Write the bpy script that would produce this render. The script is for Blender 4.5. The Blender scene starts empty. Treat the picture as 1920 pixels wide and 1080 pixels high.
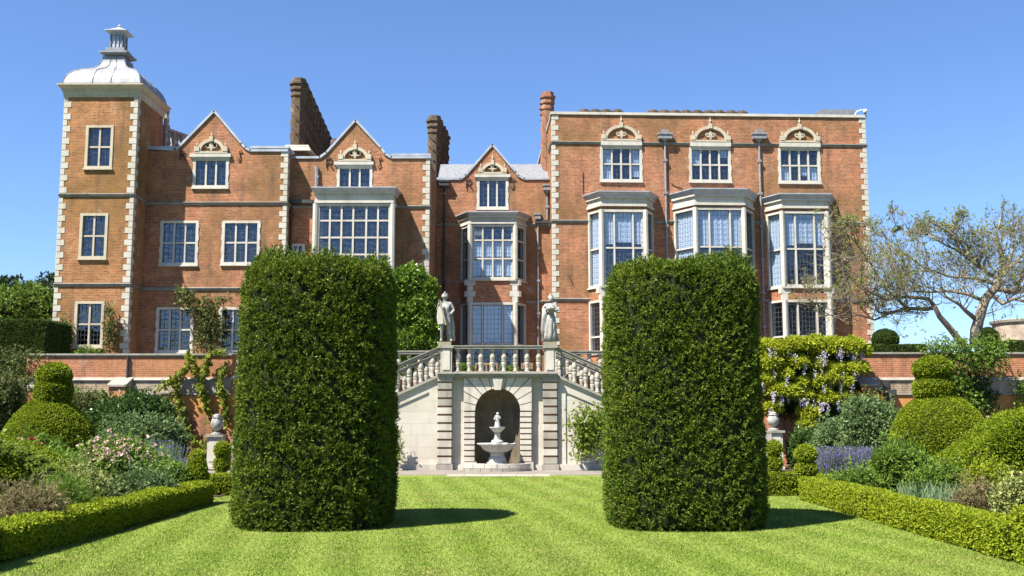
import bpy, bmesh, math, random
import numpy as np
from mathutils import Vector, Matrix
random.seed(7)
C = bpy.context.scene.collection
SC = bpy.context.scene
# ------------------------------------------------------------------ camera
FPX = 1947.0; TILT = math.radians(7.03); YAW = math.radians(0.295); CAMZ = 1.95
cam = bpy.data.cameras.new('camera'); camo = bpy.data.objects.new('camera', cam); C.objects.link(camo)
camo.location = (0, 0, CAMZ); camo.rotation_euler = (math.pi/2 + TILT, 0, YAW)
cam.sensor_width = 36; cam.lens = 36*FPX/1920; cam.clip_end = 5000; cam.clip_start = .1
SC.camera = camo
# ------------------------------------------------------------------ sky and sun
SUND = Vector((0.50, 0.42, -1.0)).normalized()          # the way the light travels
SUNEL = math.asin(-SUND.z); SUNROT = math.atan2(-SUND.x, -SUND.y)
w = bpy.data.worlds.new('World'); SC.world = w; w.use_nodes = True
wn = w.node_tree; wn.nodes.clear()
sky = wn.nodes.new('ShaderNodeTexSky'); sky.sky_type = 'NISHITA'; sky.sun_disc = False
sky.sun_elevation = SUNEL; sky.sun_rotation = SUNROT
sky.air_density = 1.0; sky.dust_density = 0.1; sky.ozone_density = 4.5; sky.altitude = 50
bg = wn.nodes.new('ShaderNodeBackground'); bg.inputs['Strength'].default_value = 0.058
wo = wn.nodes.new('ShaderNodeOutputWorld')
tn = wn.nodes.new('ShaderNodeMix'); tn.data_type = 'RGBA'; tn.blend_type = 'MULTIPLY'; tn.inputs[0].default_value = 1; tn.inputs[7].default_value = (.82, .93, 1.13, 1)
wn.links.new(sky.outputs[0], tn.inputs[6]); wn.links.new(tn.outputs[2], bg.inputs[0]); wn.links.new(bg.outputs[0], wo.inputs[0])
sl = bpy.data.lights.new('sun', 'SUN'); sl.energy = 5.0; sl.angle = math.radians(.53); sl.color = (1, .94, .84)
so = bpy.data.objects.new('sun', sl); C.objects.link(so); so.rotation_euler = SUND.to_track_quat('-Z', 'Y').to_euler(); so.location = (-20, -20, 40)
SC.view_settings.view_transform = 'Standard'; SC.view_settings.look = 'None'
SC.view_settings.exposure = 1.6; SC.view_settings.gamma = 1; SC.view_settings.use_curve_mapping = False
SC.cycles.max_bounces = 6; SC.cycles.transparent_max_bounces = 12; SC.cycles.diffuse_bounces = 3

# ------------------------------------------------------------------ surveying: photograph pixel -> metres on a real plane
_R = Matrix.Rotation(YAW, 3, 'Z') @ Matrix.Rotation(math.pi/2 + TILT, 3, 'X')
def ray(px, py): return _R @ Vector(((px-960)/FPX, (540-py)/FPX, -1.0))
def P(px, py, D):
    d = ray(px, py); t = D/d.y
    return Vector((d.x*t, D, CAMZ + d.z*t))
class Frame:
    """a vertical plane: u along it, v out of it, z up"""
    def __init__(s, x, y, a=0.0): s.x, s.y, s.a = x, y, a; s.c, s.s = math.cos(a), math.sin(a)
    def pt(s, u, v, z): return (s.x + u*s.c + v*s.s, s.y + u*s.s - v*s.c, z)
    def uz(s, px, py, v=0):
        d = ray(px, py); n = Vector((s.s, -s.c, 0)); p0 = Vector(s.pt(0, v, 0)); c = Vector((0, 0, CAMZ))
        t = (p0-c).dot(n)/d.dot(n); q = c + d*t - p0
        return q.x*s.c + q.y*s.s, q.z
    def rect(s, x0, x1, y0, y1, v=0):
        u0, u1 = s.uz(x0, (y0+y1)/2, v)[0], s.uz(x1, (y0+y1)/2, v)[0]
        z1, z0 = s.uz((x0+x1)/2, y0, v)[1], s.uz((x0+x1)/2, y1, v)[1]
        return u0, u1, z0, z1
    def sub(s, A, B):
        a = Vector(s.pt(A[0], A[1], 0)); b = Vector(s.pt(B[0], B[1], 0))
        return Frame(a.x, a.y, math.atan2(b.y-a.y, b.x-a.x)), (b-a).length
W0 = Frame(0, 0, 0)

# ------------------------------------------------------------------ tagging
WL = {}
def link(o, parent, loc):
    C.objects.link(o); pl = WL[parent.name] if parent else Vector((0, 0, 0))
    if parent: o.parent = parent
    o.location = Vector(loc) - pl; WL[o.name] = Vector(loc); return o
def thing(name, label, cat, loc=(0, 0, 0), group=None):
    o = bpy.data.objects.new(name, None); o.empty_display_size = .2; link(o, None, loc)
    o['label'] = label; o['category'] = cat
    if group: o['group'] = group
    return o
def tag(o, label=None, cat=None, group=None, kind=None):
    if label: o['label'] = label
    if cat: o['category'] = cat
    if group: o['group'] = group
    if kind: o['kind'] = kind
    return o

# ------------------------------------------------------------------ materials
MATS = {}; KA = .76
def kc_(c): return tuple(x*KA for x in c)
def nt(name):
    m = bpy.data.materials.new(name); m.use_nodes = True; t = m.node_tree; b = t.nodes['Principled BSDF']; MATS[name] = m
    return m, t, b
def N(t, typ, **kw):
    n = t.nodes.new(typ)
    for k, v in kw.items():
        if k.startswith('i_'):
            key = k[2:]; key = int(key) if key.isdigit() else key.replace('_', ' ')
            n.inputs[key].default_value = v
        else: setattr(n, k, v)
    return n
def mixc(t, a, b, f, blend='MIX'):
    n = t.nodes.new('ShaderNodeMix'); n.data_type = 'RGBA'; n.blend_type = blend
    for i, x in ((0, f), (6, a), (7, b)):
        if isinstance(x, (tuple, list)): n.inputs[i].default_value = (*x, 1) if len(x) == 3 else x
        elif isinstance(x, (int, float)): n.inputs[i].default_value = x
        else: t.links.new(x, n.inputs[i])
    return n.outputs[2]
def ramp(t, x, a, b, lo=0.0, hi=1.0):
    n = t.nodes.new('ShaderNodeMapRange'); n.inputs[1].default_value = a; n.inputs[2].default_value = b
    n.inputs[3].default_value = lo; n.inputs[4].default_value = hi; t.links.new(x, n.inputs[0]); return n.outputs[0]
def noise(t, vec, scale, detail=4, rough=.55, sc=None):
    n = N(t, 'ShaderNodeTexNoise', i_Scale=scale, i_Detail=detail, i_Roughness=rough)
    if sc:
        mp = N(t, 'ShaderNodeMapping'); mp.inputs['Scale'].default_value = sc; t.links.new(vec, mp.inputs[0]); vec = mp.outputs[0]
    t.links.new(vec, n.inputs['Vector']); return n.outputs['Fac']
def wpos(t): return N(t, 'ShaderNodeNewGeometry').outputs['Position']
def bump(t, b, h, strength, dist):
    n = N(t, 'ShaderNodeBump', i_Strength=strength, i_Distance=dist); t.links.new(h, n.inputs['Height']); t.links.new(n.outputs[0], b.inputs['Normal'])

def brick_mat(name, c1, c2, mortar, stain, bw=.225, rh=.075, ms=.011, extra=None, dark=.6):
    c1, c2, mortar, stain = map(kc_, (c1, c2, mortar, stain))
    m, t, b = nt(name); uv = N(t, 'ShaderNodeUVMap').outputs[0]; wp = wpos(t)
    br = N(t, 'ShaderNodeTexBrick', i_Scale=1.0, i_Mortar_Size=ms, i_Mortar_Smooth=.3, i_Bias=-.1, i_Brick_Width=bw, i_Row_Height=rh)
    br.offset = .5
    br.inputs['Color1'].default_value = (*c1, 1); br.inputs['Color2'].default_value = (*c2, 1); br.inputs['Mortar'].default_value = (*mortar, 1)
    t.links.new(uv, br.inputs['Vector'])
    col = br.outputs['Color']
    big = noise(t, wp, .35, 6, .6); mid = noise(t, wp, 1.7, 5, .65); fine = noise(t, wp, 9, 3)
    col = mixc(t, col, stain, ramp(t, big, .44, .62, 0, .8))
    strk = noise(t, wp, 1.0, 4, .6, (2.2, 2.2, .25))
    col = mixc(t, col, (.07, .055, .04), ramp(t, strk, .52, .74, 0, dark))
    col = mixc(t, col, (.55, .50, .43), ramp(t, noise(t, wp, .9, 5, .7), .60, .8, 0, .4))
    v = ramp(t, mid, .3, .7, .78, 1.2); vv = ramp(t, fine, .3, .7, .85, 1.15)
    cm = N(t, 'ShaderNodeCombineColor'); mt = N(t, 'ShaderNodeMath', operation='MULTIPLY'); t.links.new(v, mt.inputs[0]); t.links.new(vv, mt.inputs[1])
    for i in range(3): t.links.new(mt.outputs[0], cm.inputs[i])
    col = mixc(t, col, cm.outputs[0], 1.0, 'MULTIPLY')
    if extra: col = extra(t, col, wp)
    t.links.new(col, b.inputs['Base Color']); b.inputs['Roughness'].default_value = .9
    b.inputs['Specular IOR Level'].default_value = .2
    inv = N(t, 'ShaderNodeMath', operation='SUBTRACT'); inv.inputs[0].default_value = 1; t.links.new(br.outputs['Fac'], inv.inputs[1])
    ad = N(t, 'ShaderNodeMath', operation='MULTIPLY_ADD', i_1=.35); t.links.new(fine, ad.inputs[0]); t.links.new(inv.outputs[0], ad.inputs[2])
    bump(t, b, ad.outputs[0], .8, .012)
    return m
brick = brick_mat('house_brick', (.51, .172, .072), (.26, .082, .038), (.42, .31, .21), (.25, .14, .06))
brick_t = brick_mat('tower_brick', (.45, .175, .065), (.25, .085, .03), (.44, .31, .17), (.24, .135, .045))
def garden_extra(t, col, wp):
    s = N(t, 'ShaderNodeSeparateXYZ'); t.links.new(wp, s.inputs[0]); z = s.outputs[2]
    n = noise(t, wp, 1.3, 5, .7)
    zz = N(t, 'ShaderNodeMath', operation='MULTIPLY_ADD', i_1=.5, i_2=0.0); t.links.new(n, zz.inputs[0]); t.links.new(z, zz.inputs[2])
    lich = ramp(t, zz.outputs[0], 2.0, 2.6, 0, .6); l2 = ramp(t, zz.outputs[0], 2.9, 3.15, 1, 0)
    mm = N(t, 'ShaderNodeMath', operation='MULTIPLY'); t.links.new(lich, mm.inputs[0]); t.links.new(l2, mm.inputs[1])
    col = mixc(t, col, (.52, .24, .05), mm.outputs[0])
    return col
brick_g = brick_mat('garden_wall_brick', (.52, .165, .07), (.36, .105, .045), (.44, .33, .23), (.40, .20, .08), extra=garden_extra)
brick_w = brick_mat('weathered_brick', (.38, .24, .14), (.28, .18, .11), (.55, .50, .40), (.42, .38, .30), dark=.7)
brick_c = brick_mat('chimney_brick', (.15, .095, .062), (.095, .062, .042), (.15, .115, .08), (.08, .06, .04), ms=.014)
brick_c2 = brick_mat('red_chimney_brick', (.34, .12, .06), (.24, .09, .05), (.3, .2, .14), (.2, .12, .07), ms=.014)

def stone_mat(name, c, c2, grime, gr=.5, sc=1.0, bmp=.25, rough=.85, joints=None):
    c, c2, grime = map(kc_, (c, c2, grime))
    m, t, b = nt(name); wp = wpos(t)
    n1 = noise(t, wp, 1.3*sc, 6, .65); n2 = noise(t, wp, 14*sc, 5, .7); n3 = noise(t, wp, 1.1*sc, 5, .65, (3.0, 3.0, .35))
    col = mixc(t, c, c2, ramp(t, n1, .4, .65))
    col = mixc(t, col, grime, ramp(t, n3, .52, .75, 0, gr))
    col = mixc(t, col, grime, ramp(t, n2, .58, .8, 0, gr))
    if joints:
        uv = N(t, 'ShaderNodeUVMap').outputs[0]
        br = N(t, 'ShaderNodeTexBrick', i_Scale=1.0, i_Mortar_Size=.006, i_Brick_Width=joints[0], i_Row_Height=joints[1], i_Mortar_Smooth=.2)
        t.links.new(uv, br.inputs['Vector'])
        br.inputs['Color1'].default_value = (1, 1, 1, 1); br.inputs['Color2'].default_value = (.90, .885, .86, 1); br.inputs['Mortar'].default_value = (.72, .68, .62, 1)
        col = mixc(t, col, br.outputs['Color'], 1.0, 'MULTIPLY')
    t.links.new(col, b.inputs['Base Color']); b.inputs['Roughness'].default_value = rough; b.inputs['Specular IOR Level'].default_value = .25
    bump(t, b, n2, bmp, .02)
    return m
stone = stone_mat('white_painted_stone', (.60, .575, .51), (.50, .47, .40), (.28, .26, .21), .5)
stone_c = stone_mat('cream_stone', (.56, .50, .38), (.48, .42, .31), (.26, .23, .17), .5)
quoin_m = stone_mat('quoin_stone', (.58, .555, .48), (.50, .47, .38), (.28, .255, .20), .5)
coping_m = stone_mat('mossy_coping_stone', (.36, .34, .29), (.27, .26, .21), (.12, .12, .08), .8)
string_m = stone_mat('grey_string_stone', (.30, .29, .25), (.22, .21, .18), (.10, .10, .08), .7)
stair_m = stone_mat('pale_limestone', (.62, .585, .505), (.55, .51, .43), (.32, .29, .24), .45, joints=(1.3, .42))
rust_m = stone_mat('rusticated_limestone', (.60, .56, .49), (.49, .45, .38), (.24, .22, .18), .55)
rustg_m = stone_mat('lichened_limestone', (.38, .35, .30), (.28, .26, .22), (.12, .11, .09), .7)
joint_m = stone_mat('rusty_joint', (.30, .17, .08), (.22, .13, .07), (.1, .07, .04), .5)
bal_m = stone_mat('baluster_stone', (.50, .46, .39), (.38, .35, .29), (.17, .155, .12), .65, sc=2)
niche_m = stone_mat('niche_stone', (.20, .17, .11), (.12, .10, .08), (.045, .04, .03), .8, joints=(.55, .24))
statue_m = stone_mat('statue_stone', (.42, .41, .38), (.28, .275, .25), (.10, .10, .085), .8, sc=3.5, bmp=.5)
fount_m = stone_mat('fountain_marble', (.54, .53, .50), (.42, .41, .38), (.20, .19, .17), .55, sc=3)
moss_m = stone_mat('yellow_lichen_stone', (.34, .31, .20), (.27, .25, .19), (.14, .13, .08), .6, sc=3)
pave_m = stone_mat('paving_stone', (.26, .23, .20), (.20, .18, .155), (.18, .16, .13), .5, joints=(.9, .6))
gravel_m = stone_mat('pale_path_stone', (.44, .41, .33), (.36, .33, .26), (.35, .31, .22), .5, joints=(1.2, .8))
def plain(name, c, rough=.6, metal=0.0, var=.25, spec=.4, sc=6):
    c = kc_(c)
    m, t, b = nt(name); n = noise(t, wpos(t), sc, 4, .6)
    col = mixc(t, tuple(x*(1-var) for x in c), tuple(min(1, x*(1+var)) for x in c), ramp(t, n, .3, .7))
    t.links.new(col, b.inputs['Base Color']); b.inputs['Roughness'].default_value = rough; b.inputs['Metallic'].default_value = metal
    b.inputs['Specular IOR Level'].default_value = spec
    return m
lead = plain('lead_sheet', (.40, .43, .48), .5, .25, .2, .6, 2.5)
dome_m = stone_mat('weathered_dome_lead', (.31, .32, .34), (.24, .25, .27), (.10, .105, .11), .8, sc=1.3, bmp=.15, rough=.5)
lead_d = plain('dark_lead', (.24, .25, .27), .55, .2, .25)
pipe_m = plain('grey_pipe_paint', (.25, .25, .27), .55)
pipe_d = plain('dark_pipe_paint', (.05, .05, .05), .5)
iron = plain('rusted_iron', (.06, .03, .02), .7)
tile = plain('roof_tile', (.22, .09, .05), .85, sc=9)
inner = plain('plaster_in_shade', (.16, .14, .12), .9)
white = plain('white_paint', (.8, .8, .8), .4, var=.04)
woodm = plain('bench_wood', (.34, .20, .09), .6, sc=20)
terrac = plain('terracotta', (.42, .17, .08), .8)
blindm, t_, b_ = nt('window_blind'); b_.inputs['Base Color'].default_value = (.50, .54, .60, 1); b_.inputs['Roughness'].default_value = .9
came = plain('lead_came', (.10, .11, .13), .6)
gl = bpy.data.materials.new('leaded_glass'); gl.use_nodes = True; t = gl.node_tree; t.nodes.clear()
out = N(t, 'ShaderNodeOutputMaterial'); tr = N(t, 'ShaderNodeBsdfTransparent'); tr.inputs[0].default_value = (.90, .94, .98, 1)
gs = N(t, 'ShaderNodeBsdfGlossy', i_Roughness=.04); gs.inputs[0].default_value = (.72, .80, .92, 1)
mx = N(t, 'ShaderNodeMixShader'); lw = N(t, 'ShaderNodeFresnel', i_IOR=2.1)
bp = N(t, 'ShaderNodeBump', i_Strength=.5, i_Distance=.02)
uvn = N(t, 'ShaderNodeUVMap'); vo = N(t, 'ShaderNodeTexVoronoi', i_Scale=5.5); t.links.new(uvn.outputs[0], vo.inputs['Vector'])
t.links.new(vo.outputs['Distance'], bp.inputs['Height']); t.links.new(bp.outputs[0], gs.inputs['Normal'])
gb = N(t, 'ShaderNodeNewGeometry'); nb_ = N(t, 'ShaderNodeMath', operation='SUBTRACT'); nb_.inputs[0].default_value = 1; t.links.new(gb.outputs['Backfacing'], nb_.inputs[1])
mf = N(t, 'ShaderNodeMath', operation='MULTIPLY'); t.links.new(lw.outputs[0], mf.inputs[0]); t.links.new(nb_.outputs[0], mf.inputs[1]); t.links.new(mf.outputs[0], mx.inputs[0]); t.links.new(tr.outputs[0], mx.inputs[1]); t.links.new(gs.outputs[0], mx.inputs[2]); t.links.new(mx.outputs[0], out.inputs[0])

# ------------------------------------------------------------------ mesh builder
class MB:
    def __init__(s, F=W0): s.F = F; s.v = []; s.f = []
    def poly(s, pts, faces):
        b = len(s.v); s.v += [s.F.pt(*p) for p in pts]; s.f += [tuple(b+i for i in f) for f in faces]; return s
    def box(s, u0, u1, v0, v1, z0, z1):
        return s.poly([(u0, v0, z0), (u1, v0, z0), (u1, v1, z0), (u0, v1, z0), (u0, v0, z1), (u1, v0, z1), (u1, v1, z1), (u0, v1, z1)],
                      [(0, 1, 2, 3), (4, 5, 6, 7), (0, 1, 5, 4), (1, 2, 6, 5), (2, 3, 7, 6), (3, 0, 4, 7)])
    def prism(s, uz, v0, v1):                      # outline in the facade plane, pushed out of it
        n = len(uz); return s.poly([(u, v0, z) for u, z in uz]+[(u, v1, z) for u, z in uz],
            [tuple(range(n)), tuple(range(n, 2*n))]+[(i, (i+1) % n, n+(i+1) % n, n+i) for i in range(n)])
    def plan(s, uv, z0, z1, uv2=None):             # outline on the ground, pushed up (uv2: its shape at the top)
        uv2 = uv2 or uv; n = len(uv)
        return s.poly([(u, v, z0) for u, v in uv]+[(u, v, z1) for u, v in uv2],
            [tuple(range(n)), tuple(range(n, 2*n))]+[(i, (i+1) % n, n+(i+1) % n, n+i) for i in range(n)])
    def bar(s, pts, half, v0, v1):                 # flat bar following a polyline in the facade plane
        for (a, b) in zip(pts[:-1], pts[1:]):
            d = Vector((b[0]-a[0], b[1]-a[1])).normalized(); n = Vector((-d.y, d.x))*half; e = d*half*.5
            s.prism([(a[0]-n.x-e.x, a[1]-n.y-e.y), (b[0]-n.x+e.x, b[1]-n.y+e.y), (b[0]+n.x+e.x, b[1]+n.y+e.y), (a[0]+n.x-e.x, a[1]+n.y-e.y)], v0, v1)
        return s
    def lathe(s, u, v, prof, seg=12, mod=None, rot=0.0, sq=False):   # prof: (z, r) upward
        b = len(s.v); k = len(prof)
        for z, r in prof:
            for i in range(seg):
                a = 2*math.pi*i/seg + rot; rr = r*(mod(a, z) if mod else 1)
                if sq: rr = rr/max(abs(math.cos(a)), abs(math.sin(a)))
                s.v.append(s.F.pt(u+rr*math.cos(a), v+rr*math.sin(a), z))
        for j in range(k-1):
            for i in range(seg): s.f.append((b+j*seg+i, b+j*seg+(i+1) % seg, b+(j+1)*seg+(i+1) % seg, b+(j+1)*seg+i))
        s.f.append(tuple(b+i for i in range(seg))); s.f.append(tuple(b+(k-1)*seg+i for i in range(seg)))
        return s
    def tube(s, pts, rad, sides=6):
        pts = [Vector(s.F.pt(*p)) for p in pts]; b = len(s.v); n = len(pts)
        if not isinstance(rad, (list, tuple)): rad = [rad]*n
        for i, p in enumerate(pts):
            d = (pts[min(i+1, n-1)]-pts[max(i-1, 0)]).normalized()
            x = d.cross(Vector((.31, .22, .93))).normalized(); y = d.cross(x)
            for k in range(sides):
                a = 2*math.pi*k/sides; q = p+(x*math.cos(a)+y*math.sin(a))*rad[i]; s.v.append(tuple(q))
        for i in range(n-1):
            for k in range(sides): s.f.append((b+i*sides+k, b+i*sides+(k+1) % sides, b+(i+1)*sides+(k+1) % sides, b+(i+1)*sides+k))
        s.f.append(tuple(b+k for k in range(sides))); s.f.append(tuple(b+(n-1)*sides+k for k in range(sides)))
        return s
    def build(s, name, mat, parent=None, smooth=False, bevel=0, loc=None):
        V = np.array(s.v, dtype=float); lo, hi = V.min(0), V.max(0)
        if loc is None: loc = ((lo[0]+hi[0])/2, (lo[1]+hi[1])/2, lo[2])
        me = bpy.data.meshes.new(name); me.from_pydata([tuple(p) for p in (V-np.array(loc))], [], s.f)
        bm = bmesh.new(); bm.from_mesh(me)
        bmesh.ops.recalc_face_normals(bm, faces=bm.faces)
        uvl = bm.loops.layers.uv.new('UVMap'); L = loc
        for f in bm.faces:
            n = f.normal; ax = 2 if abs(n.z) > .75 else (0 if abs(n.x) > abs(n.y)+.02 else 1); f.smooth = smooth
            for l in f.loops:
                c = l.vert.co; x, y, z = c.x+L[0], c.y+L[1], c.z+L[2]
                l[uvl].uv = (x, y) if ax == 2 else ((y, z) if ax == 0 else (x, z))
        bm.to_mesh(me); bm.free()
        me.materials.append(mat)
        o = bpy.data.objects.new(name, me); link(o, parent, loc)
        if bevel:
            md = o.modifiers.new('bevel', 'BEVEL'); md.width = bevel; md.segments = 2; md.limit_method = 'ANGLE'
        return o
_pm = {}
def piece(name, dims, F, u, v, z, mat, parent, bev=.008):
    """alike block (u width, v depth, z height) sharing its mesh; u, v, z = middle of its foot"""
    key = (name, tuple(round(d, 3) for d in dims), mat.name, round(F.a, 3))
    me = _pm.get(key)
    if not me:
        a, d, h = dims; e = min(bev, a/4, h/4)
        G = Frame(0, 0, F.a); m = MB(G)
        m.plan([(-a/2, -d/2), (a/2, -d/2), (a/2, d/2-e), (a/2-e, d/2), (-a/2+e, d/2), (-a/2, d/2-e)], e, h-e)
        o = m.build(name, mat, None, loc=(0, 0, 0)); me = o.data; bpy.data.objects.remove(o); _pm[key] = me
    o = bpy.data.objects.new(name, me); return link(o, parent, F.pt(u, v, z))
def clone(o, parent, delta):
    c = o.copy(); C.objects.link(c); c.parent = parent
    c.location = WL[o.name] + Vector(delta) - (WL[parent.name] if parent else Vector((0, 0, 0))); WL[c.name] = WL[o.name] + Vector(delta)
    return c
# ------------------------------------------------------------------ the house
house = thing('manor_house', 'long red brick country house with stone bays, gables and a lead domed corner tower', 'manor house', P(800, 700, 56)[:2]+(3.2,) if False else (-3, 56, 3.2))
BASE = 3.2
FT = Frame(0, 48.0); F1 = Frame(0, 49.6); F2 = Frame(0, 50.4); F3 = Frame(0, 55.0)
_p = P(1036, 420, 53.2); FR = Frame(_p.x, 53.2, math.radians(2.5))

def wall(F, u0, u1, z0, z1, holes, mat, parent=house, rd=.32, name='wall'):
    us = sorted({u0, u1, *[h[0] for h in holes], *[h[1] for h in holes]}); zs = sorted({z0, z1, *[h[2] for h in holes], *[h[3] for h in holes]})
    us = [u for u in us if u0 <= u <= u1]; zs = [z for z in zs if z0 <= z <= z1]
    m = MB(F)
    for a, b in zip(us[:-1], us[1:]):
        for c, d in zip(zs[:-1], zs[1:]):
            if b-a < 1e-5 or d-c < 1e-5: continue
            mu, mz = (a+b)/2, (c+d)/2
            if any(h[0] < mu < h[1] and h[2] < mz < h[3] for h in holes): continue
            m.poly([(a, 0, c), (b, 0, c), (b, 0, d), (a, 0, d)], [(0, 1, 2, 3)])
    for h in holes:
        a, b, c, d = h[:4]
        m.poly([(a, 0, c), (b, 0, c), (b, 0, d), (a, 0, d), (a, -rd, c), (b, -rd, c), (b, -rd, d), (a, -rd, d)], [(0, 1, 5, 4), (1, 2, 6, 5), (2, 3, 7, 6), (3, 0, 4, 7)])
    return m.build(name, mat, parent)
def splits(a, b, n):
    w = [1.0]*n if isinstance(n, int) else list(n); s = sum(w); r = [a]
    for x in w: r.append(r[-1]+(b-a)*x/s)
    return r
def window(F, u0, u1, z0, z1, cols, rows, parent=house, flat=False, mat=stone, bd=.13, mw=.085, proud=.035, rec=.11, teeth=True, sill=True, blinds=(), cell=(.2, .25), label=None, v=0.0):
    """stone surround with mullions, transoms, leaded panes; returns the hole it needs"""
    fr = MB(F); a, b, c, d = u0+bd, u1-bd, z0+bd*.9, z1-bd*.9
    fr.box(u0, a, v-.26, v+proud, z0, z1); fr.box(b, u1, v-.26, v+proud, z0, z1)
    fr.box(a, b, v-.26, v+proud, z0, c); fr.box(a, b, v-.26, v+proud, d, z1)
    if teeth:
        z = z0
        k = 0
        while z < z1-.2:
            if k % 2 == 0:
                h = min(.28, z1-z)
                for s_ in ((u0-.03, u0), (u1, u1+.03)): fr.box(s_[0], s_[1], v-.05, v+proud-.004, z, z+h)
            z += .30; k += 1
    w_ = fr.build('window_frame' if flat else 'window', mat, parent)
    if label: w_['label'] = label
    par = parent if flat else w_
    if sill: MB(F).box(u0-.04, u1+.04, v, v+proud+.06, z0-.07, z0-.001).build('sill', mat, par)
    cu, cz = splits(a, b, cols), splits(c, d, rows)
    for x in cu[1:-1]: MB(F).box(x-mw/2, x+mw/2, v-.25, v-.02, c, d).build('mullion', mat, par)
    for z in cz[1:-1]:
        for x0, x1 in zip(cu[:-1], cu[1:]):
            xa = x0+(mw/2 if x0 > a+.001 else 0); xb = x1-(mw/2 if x1 < b-.001 else 0)
            MB(F).box(xa, xb, v-.25, v-.03, z-mw*.45, z+mw*.45).build('transom', mat, par)
    ld = MB(F)
    for i, (x0, x1) in enumerate(zip(cu[:-1], cu[1:])):
        for j, (q0, q1) in enumerate(zip(cz[:-1], cz[1:])):
            xa = x0+(mw/2 if x0 > a+.001 else 0); xb = x1-(mw/2 if x1 < b-.001 else 0)
            za = q0+(mw*.45 if q0 > c+.001 else 0); zb = q1-(mw*.45 if q1 < d-.001 else 0)
            tl = random.uniform(-.006, .006)
            MB(F).poly([(xa, v-rec+tl, za), (xb, v-rec-tl, za), (xb, v-rec-tl, zb), (xa, v-rec+tl, zb), (xa, v-rec-.008+tl, za), (xb, v-rec-.008-tl, za), (xb, v-rec-.008-tl, zb), (xa, v-rec-.008+tl, zb)],
                       [(0, 1, 2, 3), (4, 5, 6, 7), (0, 1, 5, 4), (1, 2, 6, 5), (2, 3, 7, 6), (3, 0, 4, 7)]).build('pane', gl, par)
            for e in ((xa, xa+.025), (xb-.025, xb)): ld.box(e[0], e[1], v-rec+.01, v-rec+.03, za, zb)
            for e in ((za, za+.025), (zb-.025, zb)): ld.box(xa+.025, xb-.025, v-rec+.01, v-rec+.03, e[0], e[1])
            nx = max(2, round((xb-xa)/cell[0])); nz = max(2, round((zb-za)/cell[1]))
            for k in range(1, nx): x = xa+(xb-xa)*k/nx; ld.box(x-.006, x+.006, v-rec+.012, v-rec+.022, za, zb)
            for k in range(1, nz): z = za+(zb-za)*k/nz; ld.box(xa, xb, v-rec+.0125, v-rec+.0225, z-.006, z+.006)
            for bl in blinds:
                if bl[0] == i and bl[1] == j:
                    fr_ = bl[2] if len(bl) > 2 else 1.0; cm_ = MB(F); n = 10; zt = zb; zbm = zb-(zb-za)*fr_
                    pts = [(xa+(xb-xa)*k/n, -rec-.05+.02*math.sin(k*2.1+i)) for k in range(n+1)]
                    cm_.poly([(p[0], v+p[1], zbm) for p in pts]+[(p[0], v+p[1], zt) for p in pts]+[(p[0], v+p[1]-.012, zbm) for p in pts]+[(p[0], v+p[1]-.012, zt) for p in pts],
                        [(k, k+1, n+2+k, n+1+k) for k in range(n)]+[(2*n+2+k, 2*n+3+k, 3*n+4+k, 3*n+3+k) for k in range(n)])
                    cm_.build('curtain', blindm, par)
    ld.build('leading', came, par)
    return (u0+.03, u1-.03, z0+.03, z1-.03)
def win(F, x0, x1, y0, y1, cols, rows, **k): return window(F, *F.rect(x0, x1, y0, y1), cols, rows, **k)
def string(F, u0, u1, zc, h=.15, proud=.09, mat=string_m, v=0.0):
    m = MB(F); m.prism([(u0, zc-h/2), (u1, zc-h/2), (u1, zc+h*.1), (u0, zc+h*.1)], v, v+proud*.6)
    m.poly([(u0, v, zc+h*.1), (u1, v, zc+h*.1), (u0, v+proud, zc+h*.1), (u1, v+proud, zc+h*.1), (u0, v+proud, zc+h*.3), (u1, v+proud, zc+h*.3), (u0, v, zc+h*.5), (u1, v, zc+h*.5)],
           [(0, 1, 3, 2), (2, 3, 5, 4), (4, 5, 7, 6), (0, 1, 7, 6), (0, 2, 4, 6), (1, 3, 5, 7)])
    return m.build('string_course', mat, house)
def quoins(F, u, sgn, z0, z1, both=True, mat=quoin_m, wl=.34, ws=.18, hh=.29, side=None):
    """alternate long and short stones up a corner; sgn = which way the wall runs from the corner"""
    n = max(2, int(round((z1-z0)/hh))); h = (z1-z0)/n
    for k in range(n):
        w_ = wl if k % 2 == 0 else ws; d_ = ws if k % 2 == 0 else wl
        w_ += random.uniform(-.025, .025) if False else 0
        piece('quoin', (w_+.02, d_+.02, h-.006), F, u+sgn*(w_/2-.01), -(d_/2-.01), z0+k*h, mat, house, bev=.01)
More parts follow.
